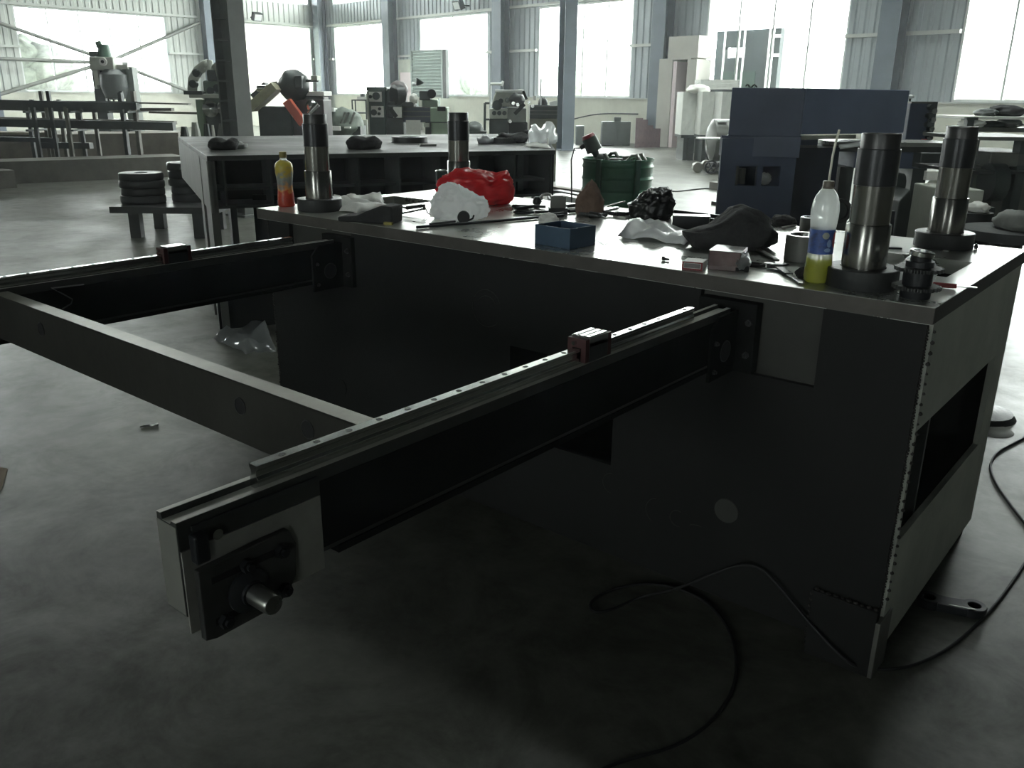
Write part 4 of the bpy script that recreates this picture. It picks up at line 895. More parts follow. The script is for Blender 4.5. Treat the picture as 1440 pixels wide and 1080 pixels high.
# round plate stacks on a low stand
F = BF(178, 11.6, row=280); r = thing('low_stand', F.loc, 'low dark stand carrying stacks of round plates, left of the ribbed table', 'stand', None, F.rot)
q = MB(); q.box((F.X(152), 0, F.Z(300)), (F.X(300), 1.1, F.Z(291))); q.part('deck', steel_dark, r)
for x in (172, 262):
    for y in (.1, .85): MB().box((F.X(x), y, 0), (F.X(x) + .13, y + .12, F.Z(300))).part('leg', steel_dark, r)
zd = F.Z(291)
def stack(px0, px1, pyt, n, lbl, y):
    pos = ['bottom', 'second from bottom', 'third from bottom', 'second from top', 'topmost'][:n] if n == 5 else ['bottom', 'second from bottom', 'second from top', 'topmost']
    cx = F.X((px0 + px1) / 2); ro = (px1 - px0) / 2 * F.mpp; ht = (F.Z(pyt, (px0 + px1) / 2) - zd) / n
    for j in range(n):
        k_ = random.uniform(.95, 1.02); q = MB(); q.lathe([(0, .001), (ro * k_ * .97, .001), (ro * k_, ht * .15), (ro * k_, ht * .8), (ro * k_ * .97, ht * .97), (ro * .3, ht * .97), (ro * .28, ht * .8), (0, ht * .8)], 36)
        o = bpy.data.objects.new('round_plate', q.mesh('round_plate', steel_dark)); C.objects.link(o); w_ = Matrix.Translation(F.loc) @ Matrix.Rotation(F.rot, 4, 'Z') @ Vector((cx + random.uniform(-.01, .01), y, zd + j * ht)); o.location = w_
        tag(o, pos[j] + ' round dark plate of the ' + lbl, 'plate', 'plates of the ' + lbl)
stack(147, 210, 247, 4, 'front left stack on the low stand', .5)
stack(208, 270, 234, 5, 'taller right stack on the low stand', .75)
# ------------------------------------------------------------------ low steel platform and bar rack at the far left
def profile(name, p, q_, z0, wd, ht, m, label, cat='steel bar', grp=None):
    p = Vector((p.x, p.y, 0)); q_ = Vector((q_.x, q_.y, 0)); m_ = plank(p, q_, z0, z0 + ht, wd, 0); return m_.thing(name, m, label, cat, grp)
brown_st = mat('dusty_brown_steel', (104, 98, 88), .7, .2, .35, 3)
grey_st = mat('dusty_grey_steel', (112, 110, 102), .7, .2, .3, 3)
profile('steel_girder', G(-60, 262), G(262, 248), 0, .9, .42, grey_st, 'long low steel girder on the floor across the left, nearest row', 'girder')
profile('steel_girder', G(-60, 240), G(255, 230), 0, 1.2, .75, brown_st, 'long low steel girder on the floor behind the nearest row at the left', 'girder')
profile('steel_girder', G(-60, 221), G(250, 221), 0, 1.5, .62, brown_st, 'long low steel girder farthest back at the left, under the bar rack', 'girder')
profile('steel_girder', G(-60, 270), G(24, 264), 0, .5, .32, grey_st, 'short steel block at the left edge in front of the girders', 'girder')
profile('steel_plank', G(-60, 238), G(75, 237), .76, .5, .05, mat('pale_plank', (150, 140, 124), .7), 'pale flat plank lying on the girders at the left edge', 'plank')
F = BF(90, 21.0, row=165); r = F.root('bar_rack', 'steel rack of posts and arms holding long bars at the far left', 'rack')
for px, pt in ((38, 128), (48, 140), (62, 140), (72, 128), (86, 146), (100, 148), (152, 128), (160, 130), (170, 128), (178, 128), (28, 150), (55, 150), (93, 150), (110, 152)):
    x = F.X(px); MB().box((x - .035, .0 + (px % 3) * .35, .1), (x + .035, .07 + (px % 3) * .35, F.Z(pt, px))).part('post', grey_st if px % 4 else mach_d, r)
for px in (38, 100, 152, 178):
    for py in (156, 182):
        x = F.X(px); MB().box((x - .03, -.05, F.Z(py, px) - .04), (x + .03, 1.0, F.Z(py, px))).part('arm', mach_d, r)
bars = [(-40, 190, 147, 9, 0.0, 'thick dark bundle bar on the upper arms of the bar rack'), (70, 187, 146, 7, .25, 'dark flat bar on the upper arms, right half of the bar rack'), (185, 257, 144, 2, .2, 'thin bar sticking out right of the bar rack, upper'),
        (-40, 165, 154, 7, .5, 'grey bar second from the top of the bar rack'), (150, 225, 156, 4, .6, 'grey flat bar sticking out right, second level of the bar rack'), (185, 262, 158, 3, .8, 'thin dark bar ending farthest right on the bar rack'),
        (-40, 235, 175, 11, .1, 'thick dark bar bundle on the lower arms of the bar rack'), (-40, 225, 171, 5, .6, 'dark bar at the back of the lower arms of the bar rack'), (-40, 65, 198, 6, .2, 'grey bar lying low at the left edge below the rack'), (40, 110, 206, 8, .3, 'dark short plate stack on the girders below the rack')]
for a, b_, py, th, dp, lb in bars:
    m_ = MB(); z = F.Z(py, (a + b_) / 2); h_ = th * F.mpp; m_.box((F.X(a), dp, z - h_ / 2), (F.X(b_), dp + .18, z + h_ / 2), Tm(F.loc, F.rot) @ Matrix.Rotation(.012 * ((a % 3) - 1) , 4, 'Y')); m_.thing('steel_bar', mach_d if th > 5 else grey_st, lb, 'bar')
# ------------------------------------------------------------------ background machines
F = BF(160, 31); r = F.root('radial_drill', 'tall grey green drilling machine in front of the braced window', 'drilling machine')
F.floorbox(MB(), 125, 196, 190, -.2, 1.0).part('foot', mach_d, r); F.floorbox(MB(), 132, 72, 146, .1, .5).part('column', mach_d, r)
F.floorbox(MB(), 172, 94, 186, .2, .6).part('column', mat('grey_green_paint', (104, 112, 104), .5, 0, .2, 2), r); F.box(MB(), 166, 91, 182, 97, .1, .6).part('column_cap', cream_m, r)
F.box(MB(), 134, 80, 167, 99, -.1, .6).part('head', cream_m, r, .03)
MB().cyl(F.P(154, 87, -.1), F.P(154, 87, -.16), .12, seg=18).part('dial', white_card, r); MB().cyl(F.P(154, 87, -.16), F.P(154, 87, -.18), .05, seg=12).part('dial_centre', rubber, r)
MB().cyl(F.P(150, 80, .25), F.P(150, 62, .25), .22, .16, 16).part('motor', green_m, r); MB().cyl(F.P(146, 66, .2), F.P(144, 58, .2), .1, seg=10).part('motor_cap', green_m, r)
q = MB(); q.lathe([(.1, -.6), (.3, -.55), (.42, -.2), (.4, .15), (.25, .3), (0, .34)], 20, F.P(161, 112, .1)); q.part('gearbox', mach_d, r)
F.box(MB(), 137, 98, 143, 125, -.05, .1).part('panel', cream_m, r); F.box(MB(), 140, 120, 176, 128, -.05, .3).part('carriage', mach_d, r)
for x in (152, 159, 166): MB().tube([F.P(x, 125, 0), F.P(x + 2, 140, -.1), F.P(x + 1, 155, 0)], .03).part('cable', rubber, r)
F.box(MB(), 132, 168, 182, 186, -.1, .7).part('work_table', mach_d, r)
# milling machine
F = BF(297, 17.5); r = F.root('milling_machine', 'pale green milling machine with curved arms left of the large dark column', 'milling machine')
F.floorbox(MB(), 278, 150, 326, .1, .9).part('pedestal', mach_d, r, .02); F.floorbox(MB(), 275, 140, 284, .0, .5).part('side_plate', mint, r)
F.box(MB(), 284, 113, 320, 152, .1, .7).part('body', mat('grey_green_machine', (112, 124, 112), .5, 0, .35, 4), r, .04); F.box(MB(), 290, 95, 312, 116, .1, .6).part('head', mach_d, r, .05)
F.box(MB(), 272, 132, 326, 138, -.2, .5).part('knee_table', cream_m, r, .01)
MB().tube([F.P(272, 128), F.P(274, 112), F.P(282, 100), F.P(292, 92), F.P(298, 90)], .09).part('curved_arm', cream_m, r)
MB().tube([F.P(306, 90), F.P(311, 96), F.P(313, 108)], .08).part('curved_arm', cream_m, r)
MB().cyl(F.P(298, 98), F.P(299, 84), .1, .05, 10).part('spindle_top', cream_m, r)
for px, py in ((277, 118), (283, 103), (300, 128), (309, 124)): MB().cyl(F.P(px, py, -.02), F.P(px, py, -.14), .07, seg=10).part('hand_knob', mach_d, r)
for px, py in ((296, 153), (316, 152)): MB().lathe([(0, 0), (.14, .0), (.15, .05), (.08, .09), (0, .1)], 14, T=Tm(F.P(px, py, -.02), rx=PI / 2)).part('hand_wheel', chrome, r)
F.box(MB(), 268, 128, 292, 133, -.3, -.1).part('power_feed', mach_d, r)
for j, (x0, x1, y0, y1, mm, lb) in enumerate(((246, 262, 178, 190, mach_d, 'dark small machine part in the clutter left of the milling machine'), (262, 278, 172, 189, cream_m, 'pale small box in the clutter below the milling machine'), (280, 292, 174, 190, mach_d, 'dark round part in the clutter below the milling machine'), (292, 298, 176, 190, white_card, 'small white can in the clutter below the milling machine'), (298, 324, 174, 190, steel_grey, 'grey block in the clutter right below the milling machine'))):
    F2 = BF((x0 + x1) / 2, 15.5 + j * .1); q = MB(); wd = (x1 - x0) * F2.mpp / 2; zt = F2.Z(y0); z0_ = 0; q.lathe([(0, 0), (wd, 0), (wd, zt * .6), (wd * .8, zt * .85), (wd * .5, zt), (0, zt)], 10, F2.loc, smooth=False); q.thing('machine_part', mm, lb, 'machine part')
# saw with orange bar
F = BF(400, 18); r = F.root('band_saw', 'dark metal sawing machine with an orange sloping bar and pale trough', 'saw')
F.floorbox(MB(), 358, 150, 404, .2, 1.2).part('cabinet', mach_d, r, .02); F.floorbox(MB(), 400, 140, 448, .3, 1.1).part('cabinet', mat('dark_maroon_paint', (58, 44, 46), .5), r, .02)
q = MB(); q.blob(F.P(407, 120, .4), (.30, .32, .30), 3, .15, 2, 3); q.part('saw_hood', mach_d, r); F.box(MB(), 413, 106, 423, 124, .1, .7).part('hood_side', mach_d, r, .02); F.box(MB(), 393, 118, 404, 130, .2, .7).part('hood_neck', mach_d, r, .02)
def slant(F, x0, y0, x1, y1, t, d0, d1):
    a = F.P(x0, y0); b_ = F.P(x1, y1); d = (b_ - a); an = math.atan2(d.z, d.x); q = MB()
    q.box((0, 0, -t / 2), (d.length, d1 - d0, t / 2), Matrix.Translation((a.x, d0, a.z)) @ Matrix.Rotation(-an, 4, 'Y')); return q
slant(F, 403, 142, 424, 174, .16, -.1, .1).part('orange_bar', mat('orange_red_paint', (206, 92, 66), .45, 0, .2, 5), r, .01)
slant(F, 354, 152, 390, 121, .17, -.2, .3).part('pale_trough', mat('khaki_paint', (168, 166, 138), .5, 0, .3, 5), r, .01); slant(F, 352, 140, 372, 121, .22, .3, .6).part('roller_guard', mach_d, r, .02)
MB().cyl(F.P(380, 119, .2), F.P(388, 117, .2), .05, seg=10).part('knob', mach_d, r); MB().cyl(F.P(366, 124, -.1), F.P(378, 124, -.1), .06, seg=10).part('roller', chrome, r)
F.box(MB(), 410, 128, 448, 135, .4, 1.2).part('table_top', white_card, r, .01); F.box(MB(), 412, 135, 446, 148, .5, 1.0).part('pump_block', steel_grey, r, .03)
q = MB(); q.blob(F.P(433, 150, .2), (.12, .1, .13), 2, .2, 2, 5); q.part('vise_body', chrome, r); MB().cyl(F.P(430, 160, .1), F.P(444, 146, .1), .05, seg=8).part('handle', chrome, r)
MB().cyl(F.P(425, 113, .3), F.P(443, 113, .3), .025, seg=8).part('swing_arm', mach_d, r); F.box(MB(), 434, 106, 443, 113, .2, .5).part('control_box', cream_m, r, .01)
# clutter heap and frame stand left of first lathe
F = BF(480, 20.5); r = F.root('scrap_heap', 'greenish grey heap of covered machine parts left of the first lathe', 'heap')
q = MB(); q.blob((F.X(477), .4, F.Z(175)), (.42, .5, .36), 3, .3, 2.5, 8, crease=.2); q.part('cover', mat('grey_green_tarp', (112, 122, 112), .7, 0, .4, 5), r); F.floorbox(MB(), 456, 178, 503, .1, .9).part('crate', mach_d, r)
F.box(MB(), 456, 152, 470, 157, -.1, .3).part('paper', white_card, r); F.box(MB(), 460, 177, 478, 183, -.2, .1).part('paper', white_card, r); F.box(MB(), 484, 178, 492, 180, -.2, .1).part('paper', white_card, r)
for x in (484, 489, 497): MB().cyl(F.P(x, 158, 0), F.P(x - 6, 174, -.05), .03, seg=6).part('pipe', steel_grey, r)
F = BF(503, 23.0); r = F.root('frame_stand', 'thin open steel frame stand with a white tray left of the first lathe', 'stand')
for px in (495, 514):
    for y in (0, .45): MB().cyl((F.X(px), y, 0), (F.X(px), y, F.Z(140, px)), .02, seg=6).part('post', mach_d, r)
for py in (140, 158, 172): MB().box((F.X(495), 0, F.Z(py) - .03), (F.X(514), .45, F.Z(py))).part('shelf', mach_d, r)
F.box(MB(), 502, 136, 518, 140, 0, .4).part('tray', white_card, r); MB().cyl(F.P(508, 136, .2), F.P(508, 132, .2), .06, seg=8).part('jar', mach_d, r)
F.floorbox(MB(), 506, 168, 517, -.3, -.05).part('bin', cream_m, r)
# lathe 1
F = BF(575, 18.5); r = F.root('lathe', 'dark green lathe with white control plates and pale green tailstock end', 'lathe')
F.floorbox(MB(), 519, 125, 542, 0, .9).part('headstock_cabinet', mat('dark_green_grey', (72, 86, 80), .5, 0, .25, 3), r, .02); F.box(MB(), 517, 122, 545, 128, -.02, .92).part('cabinet_cap', mat('dark_green_grey'.strip(), (72, 86, 80)), r, .02)
F.floorbox(MB(), 517, 128, 520, .0, .9).part('side_trim', cream_m, r)
F.box(MB(), 521, 129, 538, 143, -.03, .02).part('control_plate', white_card, r); F.box(MB(), 523, 149, 540, 165, -.03, .02).part('control_plate', white_card, r)
for px, py, rr in ((523, 136, .035), (531, 135, .075), (527, 158, .06), (535, 153, .03), (534, 160, .03)): MB().cyl(F.P(px, py, -.03), F.P(px, py, -.09), rr, seg=14).part('control_knob', mach_d, r)
F.floorbox(MB(), 542, 125, 566, .1, .9).part('gear_cabinet', mach_d, r, .02)
MB().cyl(F.P(556, 134, -.2), F.P(566, 134, -.1), .2, seg=24).part('chuck', steel_dark, r); q = MB(); q.blob(F.P(560, 128, .1), (.19, .2, .2), 3, .15, 2, 7); q.part('chuck_guard', mat('brownish_guard', (92, 84, 84), .5, 0, .3, 6), r)
F.box(MB(), 548, 143, 583, 150, -.25, .3).part('saddle', steel_dark, r, .01); F.box(MB(), 548, 148, 567, 166, -.3, 0).part('apron', mach_d, r, .02)
F.box(MB(), 556, 150, 567, 165, -.32, -.29).part('apron_plate', white_card, r); slant(F, 552, 152, 560, 164, .08, -.34, -.31).part('apron_lever', rubber, r)
F.box(MB(), 566, 150, 610, 172, 0, .5).part('bed', blue_m if False else mat('bed_navy', (54, 60, 74), .45, .2, .2, 3), r, .01)
for py in (150, 156, 163): F.box(MB(), 566, py, 610, py + 1.4, -.03, .02).part('bed_way', steel_grey, r)
F.floorbox(MB(), 596, 172, 606, .05, .5).part('bed_foot', mach_d, r)
F.box(MB(), 589, 128, 604, 141, 0, .4).part('tailstock', steel_dark, r, .02); MB().cyl(F.P(604, 132, .2), F.P(606, 132, .0), .09, seg=18).part('tailstock_wheel', rubber, r); F.box(MB(), 592, 140, 614, 153, .05, .4).part('tailstock_base', mat('pale_sage', (140, 158, 142), .5, 0, .2, 3), r, .03)
F.box(MB(), 604, 151, 627, 172, -.05, .6).part('coolant_box', mint, r, .02); F.floorbox(MB(), 605, 172, 632, -.08, .7).part('end_cabinet', mint, r, .02); F.box(MB(), 614, 150, 625, 156, -.07, .2).part('vent', rubber, r)
F.box(MB(), 604, 171.5, 628, 172.6, -.1, .6).part('seam_strip', mach_d, r)
F.box(MB(), 594, 173, 602, 179, .0, .04).part('label_plate', cream_m, r)
MB().tube([F.P(580, 117, .1), F.P(586, 119, 0), F.P(589, 117, 0)], .03).part('lamp_arm', frame_w, r); MB().lathe([(.02, 0), (.1, .12)], 12, T=Tm(F.P(587, 120, -.1), ry=.6)).part('lamp_shade', mach_d, r)
q = MB(); q.blob(F.P(583, 139, -.2), (.09, .08, .1), 3, .3, 2, 9, crease=.2); q.part('white_cloth', white_card, r)
F2 = BF(580, 17.6); q = MB(); q.box((F2.X(570), 0, 0), (F2.X(590), .02, F2.Z(169)), Tm(F2.loc, F2.rot)); q.thing('white_board', white_card, 'bright white board leaning under the bed of the first lathe', 'board')
# lathe 2
F = BF(725, 18.5); r = F.root('lathe', 'pale grey lathe with levers, right of the rear left guide post', 'lathe')
q = MB(); a = F; q.prism([(F.X(691), F.Z(150)), (F.X(730), F.Z(150)), (F.X(738), F.Z(140)), (F.X(735), F.Z(125)), (F.X(698), F.Z(129)), (F.X(694), F.Z(140))], .05, .8, 'y'); q.part('headstock', cream_m, r, .03)
F.box(MB(), 697, 126, 737, 130, .0, .85).part('headstock_cover', frame_w, r, .01)
F.box(MB(), 689, 153, 714, 167, 0, .8).part('gear_panel', cream_m, r, .02); F.floorbox(MB(), 689, 167, 716, .05, .8).part('front_cabinet', mach_d, r, .02); F.floorbox(MB(), 715, 172, 742, .1, .8).part('lower_cabinet', rubber, r, .02)
F.box(MB(), 714, 152, 740, 172, .0, .7).part('apron', mat('mid_grey_paint', (136, 140, 134), .5, 0, .3, 3), r, .02); F.box(MB(), 742, 144, 742.6, 185, -.2, -.15).part('control_rod', mach_d, r)
for px, py in ((696, 159), (703, 159), (710, 159)): MB().cyl(F.P(px, py, 0), F.P(px, py, -.08), .045, seg=12).part('selector_knob', mach_d, r)
for px, py, rr in ((700, 148, .10), (705, 142, .05), (714, 141, .05)): MB().cyl(F.P(px, py, .05), F.P(px, py, -.06), rr, seg=12).part('dial', mach_d, r)
q = MB(); q.blob(F.P(727, 140, -.1), (.16, .18, .14), 3, .2, 2, 11); q.part('chuck', steel_dark, r)
slant(F, 724, 160, 737, 146, .07, -.35, -.28).part('feed_lever', rubber, r); slant(F, 735, 128, 740, 140, .05, -.3, -.24).part('tool_lever', rubber, r)
for px, py in ((722, 145), (728, 147), (748, 149), (743, 144), (718, 170)): MB().cyl(F.P(px, py, -.3), F.P(px, py, -.36), .035, seg=10).part('crank_knob', chrome, r)
F.box(MB(), 745, 148, 783, 167, .1, .6).part('bed', mach_d, r, .01)
for py in (149, 155, 160): F.box(MB(), 745, py, 783, py + 1.3, .05, .12).part('bed_way', steel_grey, r)
F.floorbox(MB(), 745, 167, 783, .15, .6).part('bed_pan', mat('olive_pan', (120, 120, 106), .6), r); q = MB(); q.blob(F.P(763, 146, .3), (.1, .1, .14), 2, .2, 2, 3); q.part('tailstock', steel_dark, r)
MB().cyl(F.P(751, 141, .1), F.P(751, 135, .1), .04, seg=10).part('white_bottle', white_card, r); slant(F, 772, 147, 782, 145, .1, .1, .3).part('tool_tray', frame_w, r)
MB().cyl(F.P(760, 148, .2), F.P(760, 110, .2), .02, seg=6).part('lamp_pole', frame_w, r)
F = BF(690, 20.3); r = F.root('ladder_frame', 'thin ladder-like steel frame standing left of the pale grey lathe', 'frame')
for px, pt in ((682, 145), (689.5, 118)): MB().cyl((F.X(px), 0, 0), (F.X(px), 0, F.Z(pt, px)), .03, seg=8).part('upright', frame_w if px > 685 else mach_d, r)
for py in (145, 168): MB().cyl(F.P(682, py), F.P(689, py), .025, seg=6).part('rung', mach_d, r)
MB().cyl(F.P(689.5, 118), F.P(705, 118), .03, seg=8).part('top_arm', frame_w, r); MB().cyl(F.P(707, 114), F.P(705, 121), .03, seg=6).part('hook', frame_w, r)
q = MB(); F2 = BF(668, 19.5); q.blob((0, 0, F2.Z(184)), (.2, .2, F2.Z(178) - F2.Z(184) + .1), 2, .3, 2, 4, T=Tm(F2.loc, F2.rot)); q.box((-.25, -.2, 0), (.25, .2, F2.Z(184)), Tm(F2.loc, F2.rot)); q.thing('covered_bin', mach_d, 'dark lumpy bin between the two lathes', 'bin')
# louvred shutter standing behind first lathe, pink white opening
def onback(s_, off, z): return CN + UB * s_ - NB * off + Vector((0, 0, z))
r = thing('louvred_shutter', onback(10.7, .5, 0), 'grey louvred shutter leaf standing in the second window', 'shutter', rotz=TB)
sh = mat('shutter_grey', (150, 160, 156), .45, .2, .15, 3)
for x in (-1.3, 1.2): MB().box((x, -.05, 1.55), (x + .1, .05, 3.72)).part('stile', sh, r)
MB().box((1.35, -.06, 1.55), (1.6, .1, 3.72)).part('side_post', mach_d, r)
for j in range(15):
    z = 1.6 + j * .142; q = MB(); q.cbox((-.0, 0, 0), (2.4, .02, .15), Matrix.Translation((0, 0, z + .07)) @ Matrix.Rotation(.5, 4, 'X')); q.part('slat', sh, r)
MB().box((-.9, -.03, 0.0), (-.8, .03, 1.55)).part('prop', sh, r); MB().box((.9, -.03, 0.0), (1.0, .03, 1.55)).part('prop', sh, r)
r = thing('office_door', onback(8.75, .28, 0), 'pale pinkish white door panel left of the louvred shutter', 'door', rotz=TB)
pk = mat('pinkish_white_paint', (222, 206, 208), .5, 0, .06, 3); MB().box((-.62, -.04, 0), (.62, .03, 2.75)).part('door_leaf', pk, r); MB().box((-.7, -.06, 2.75), (.7, .03, 3.35)).part('transom_panel', cream_m, r); MB().box((-.7, -.06, 0), (-.62, .04, 2.75)).part('jamb', cream_m, r); MB().box((.62, -.06, 0), (.7, .04, 2.75)).part('jamb', cream_m, r)
# doorway block by the wide column
dr_ = struct_root('door_1'); T_ = wallT(onback(.35, .75, 0), UB, NB)
dm = mat('doorway_plaster', (190, 188, 180), .8, 0, .08, 2)
q = MB(); q.box((24.95, -.1, 0), (25.55, .7, 2.96), T_); struct('door_jamb', q, dm, dr_)
q = MB(); q.box((24.95, -.1, 2.96), (26.35, .7, 3.0), T_); q.box((25.3, -.08, 3.0), (26.6, .7, 3.72), T_); struct('door_lintel', q, dm, dr_)
q = MB(); q.box((26.2, -.1, 0), (26.6, .7, 2.96), T_); struct('door_jamb', q, dm, dr_)
q = MB(); q.box((25.62, -.14, 0), (25.78, .5, 2.9), T_); struct('door_leaf', q, pk, dr_)
q = MB(); q.box((25.78, .68, 0), (26.2, .7, 2.85), T_); struct('door_recess', q, mat('dark_corridor', (70, 60, 66), .8), dr_)
# neighbour building seen through the window right of the doorway
r = thing('neighbour_building', onback(27.75, -.9, -.3), 'grey neighbouring building with windows seen through the window right of the doorway', 'building', rotz=TB)
gw = mat('neighbour_wall', (44, 52, 52), .7, 0, .15, 2)
q = MB(); q.slab([-1.35, -.95, -.1, .5, 1.25], [0, 2.75, 3.35, 3.7, 4.25], {(1, 2)}, 0, .2, 'y'); q.part('wall', gw, r); MB().box((-1.35, .9, 0), (1.25, 1.0, 4.25)).part('rear_wall', frame_w, r)
for x in (-1.0, -.18, .82): MB().box((x, -.05, 2.3), (x + .06, .0, 4.25)).part('mullion', frame_w, r)
for z in (3.35, 3.95): MB().box((.85, -.05, z), (1.25, 0, z + .1)).part('transom', frame_w, r)
MB().box((-1.0, -.02, 2.3), (.4, .0, 2.9)).part('green_panel', mat('soft_green', (40, 60, 50), .6), r)
# cabinets along the back wall
def wallthing(px0, px1, pyt, off, name, m, label, cat, dep=.5, doors=2):
    s0 = None; a = on('z', 0, px0, 202); 
    F = BF((px0 + px1) / 2, 33.2); r = F.root(name, label, cat); F.floorbox(MB(), px0, pyt, px1, 0, dep).part('body', m, r, .01)
    for j in range(doors):
        x0 = F.X(px0) + (F.X(px1) - F.X(px0)) * j / doors + .03; x1 = F.X(px0) + (F.X(px1) - F.X(px0)) * (j + 1) / doors - .03
        MB().box((x0, -.02, .06), (x1, .0, F.Z(pyt) - .06)).part('door', m, r)
    return F, r
gc = mat('grey_green_cabinet', (104, 110, 108), .5, .1, .15, 3)
F, r = wallthing(849, 889, 171, 0, 'steel_cabinet', gc, 'low grey green cabinet against the cream wall behind the green drum', 'cabinet'); F.box(MB(), 866, 165, 875, 171, .1, .3).part('top_box', gc, r)
wallthing(812, 823, 177, 0, 'small_cabinet', gc, 'small dark box beside the foot of the free standing column', 'cabinet', doors=1)
br = mat('reddish_brown_boards', (118, 96, 98), .7, 0, .4, 8, stretch=(8, 1, 1))
F = BF(913, 32.2)
for j, (x0, x1, yt, yb, lb) in enumerate(((897, 907, 166, 200, 'grey brown board leaning left of the red boards'), (905, 914, 168, 200, 'dull board leaning against the wide column'), (912, 922, 176, 201, 'reddish board in the middle of the leaning boards'), (920, 933, 180, 202, 'reddish low board right beside the doorway'))):
    m_ = MB(); m_.box((F.X(x0), .05 * j, 0), (F.X(x1), .05 * j + .04, F.Z(yt)), Tm(F.loc, F.rot) @ Matrix.Rotation(-.1, 4, 'X')); m_.thing('leaning_board', br, lb, 'board')
# white wrapped pallets
def pallet(px0, px1, pyt, pym, d, label, seed):
    F = BF((px0 + px1) / 2, d); r = F.root('wrapped_bale', label, 'bale'); wr = mat('white_wrapped_bale', (206, 208, 202), .6, 0, .12, 5, .5, 6)
    z0, z1 = F.Z(pym), F.Z(pyt); x0, x1 = F.X(px0), F.X(px1); q = MB()
    n = 10; v = []; f = []
    for j in range(n + 1):
        for i in range(24):
            a = 2 * PI * i / 24; ca, sa = math.cos(a), math.sin(a); k_ = 1 / max(abs(ca), abs(sa)) * .97
            w_ = .03 * noise.noise(Vector((ca * 3, sa * 3, j * .8 + seed))); v.append(((x0 + x1) / 2 + (x1 - x0) / 2 * min(1, max(-1, ca * k_)) * (1 + w_), .5 + .5 * min(1, max(-1, sa * k_)) * (1 + w_), z0 + (z1 - z0) * j / n))
    for j in range(n):
        for i in range(24): f.append((j * 24 + i, j * 24 + (i + 1) % 24, (j + 1) * 24 + (i + 1) % 24, (j + 1) * 24 + i))
    f.append(tuple(n * 24 + i for i in range(24))); q.add(v, f); q.part('wrapped_load', wr, r)
    F.box(MB(), px0 + 1, pym, px1 - 1, pym + 4, 0, 1).part('pallet_deck', mach_d, r)
    for x in (x0 + .1, (x0 + x1) / 2, x1 - .2): MB().box((x, 0, 0), (x + .1, 1, F.Z(pym + 4))).part('pallet_foot', mach_d, r)
    return F
pallet(961, 986, 129, 190, 26, 'tall white wrapped bale right of the doorway, left one', 1); pallet(988, 1014, 129, 190, 25.3, 'tall white wrapped bale beside the left one, middle', 2)
pallet(1016, 1042, 129, 192, 24.5, 'white wrapped bale partly behind the navy machine', 3); pallet(984, 1038, 112, 126, 29, 'higher white wrapped bale behind the front bales', 4)
F = BF(984, 25.9); q = MB(); q.blob((0, .3, F.Z(126)), (.32, .3, .14), 3, .4, 2, 3, T=Tm(F.loc, F.rot), flat=None); o = q.thing('white_cloth', white_card, 'white cloth lump on top of the front white bales', 'cloth')
# cart with tank
F = BF(1012, 21.5, row=200); r = F.root('air_tank_cart', 'dark wheeled air tank cart left of the navy machine', 'cart')
MB().cyl((F.X(1005), .3, F.Z(198)), (F.X(1060), .3, F.Z(198)), .48, seg=24).part('tank', mat('dark_olive_tank', (72, 74, 68), .4, .2, .3, 4), r); q = MB(); q.lathe([(0, -.14), (.3, -.1), (.48, 0)], 24, T=Tm((F.X(1005), .3, F.Z(198)), ry=PI / 2)); q.part('tank_end', mat('dark_olive_tank', (72, 74, 68)), r)
for px in (1003, 1026):
    zc = .16; q = MB(); q.lathe([(.12, -.03), (.16, -.03), (.16, .03), (.12, .03), (.12, -.03)], 20, T=Tm((F.X(px), 0, zc), rx=PI / 2)); q.part('wheel', rubber, r)
    for a in (0, PI / 3, 2 * PI / 3): MB().cyl((F.X(px) - .13 * math.cos(a), 0, zc - .13 * math.sin(a)), (F.X(px) + .13 * math.cos(a), 0, zc + .13 * math.sin(a)), .015, seg=6).part('spoke', rubber, r)
MB().box((F.X(1003), .0, .16), (F.X(1050), .6, .24)).part('frame', rubber, r); F.box(MB(), 1012, 172, 1040, 184, .1, .5).part('compressor', mach_d, r, .03); F.box(MB(), 1008, 170, 1020, 172, 0, .5).part('cover_plate', frame_w, r)
# round bars on floor
bm = mat('dull_round_bar', (120, 118, 108), .5, .3, .3, 4)
for j, (px, py, rr) in enumerate(((981, 243, .12), (994, 241, .13), (1004, 242, .11), (1013, 242, .12))):
    c = G(px, py); q = MB(); q.cyl(c + Vector((0, 0, rr)), c + Vector((0, 0, rr)) + E2 * .28 + E1 * .02, rr, seg=16); q.thing('round_billet', bm, ('leftmost', 'second', 'third', 'rightmost')[j] + ' of the four short round bars on the floor left of the navy machine', 'steel bar', 'round bars on the floor left of the navy machine')
for px0, py0, px1, py1, lb, h_ in ((997, 266, 1030, 270, 'flat grey channel on the floor left of the navy machine foot', .14), (1000, 288, 1030, 293, 'dark flat plate sticking out at the foot of the navy machine', .06), (1012, 297, 1030, 300, 'small dark block under the flat plate at the navy machine', .2), (1018, 258, 1030, 260, 'small dark end piece above the grey channel', .16)):
    a, b_ = G(px0, py0), G(px1, py1); plank(a, b_, .001, h_, .25).thing('floor_bar', steel_dark if 'dark' in lb else grey_st, lb, 'steel bar')
cable(GP([(938, 268), (950, 270), (970, 268), (990, 266), (999, 266)], .012), .012, 'thin cable on the bright floor right of the green drum')
cable([CN + UB * 18.3 - NB * .35 + Vector((0, 0, .6)), CN + UB * 20 - NB * .45 + Vector((0, 0, .72)), CN + UB * 22 - NB * .45 + Vector((0, 0, 1.05)), CN + UB * 24.0 - NB * .35 + Vector((0, 0, 1.1))], .025, 'cable sagging along the cream wall above the low cabinet')
cable(GP([(835, 206), (850, 205), (870, 204), (885, 201)], .02), .03, 'cable lying on the floor at the foot of the cream wall')
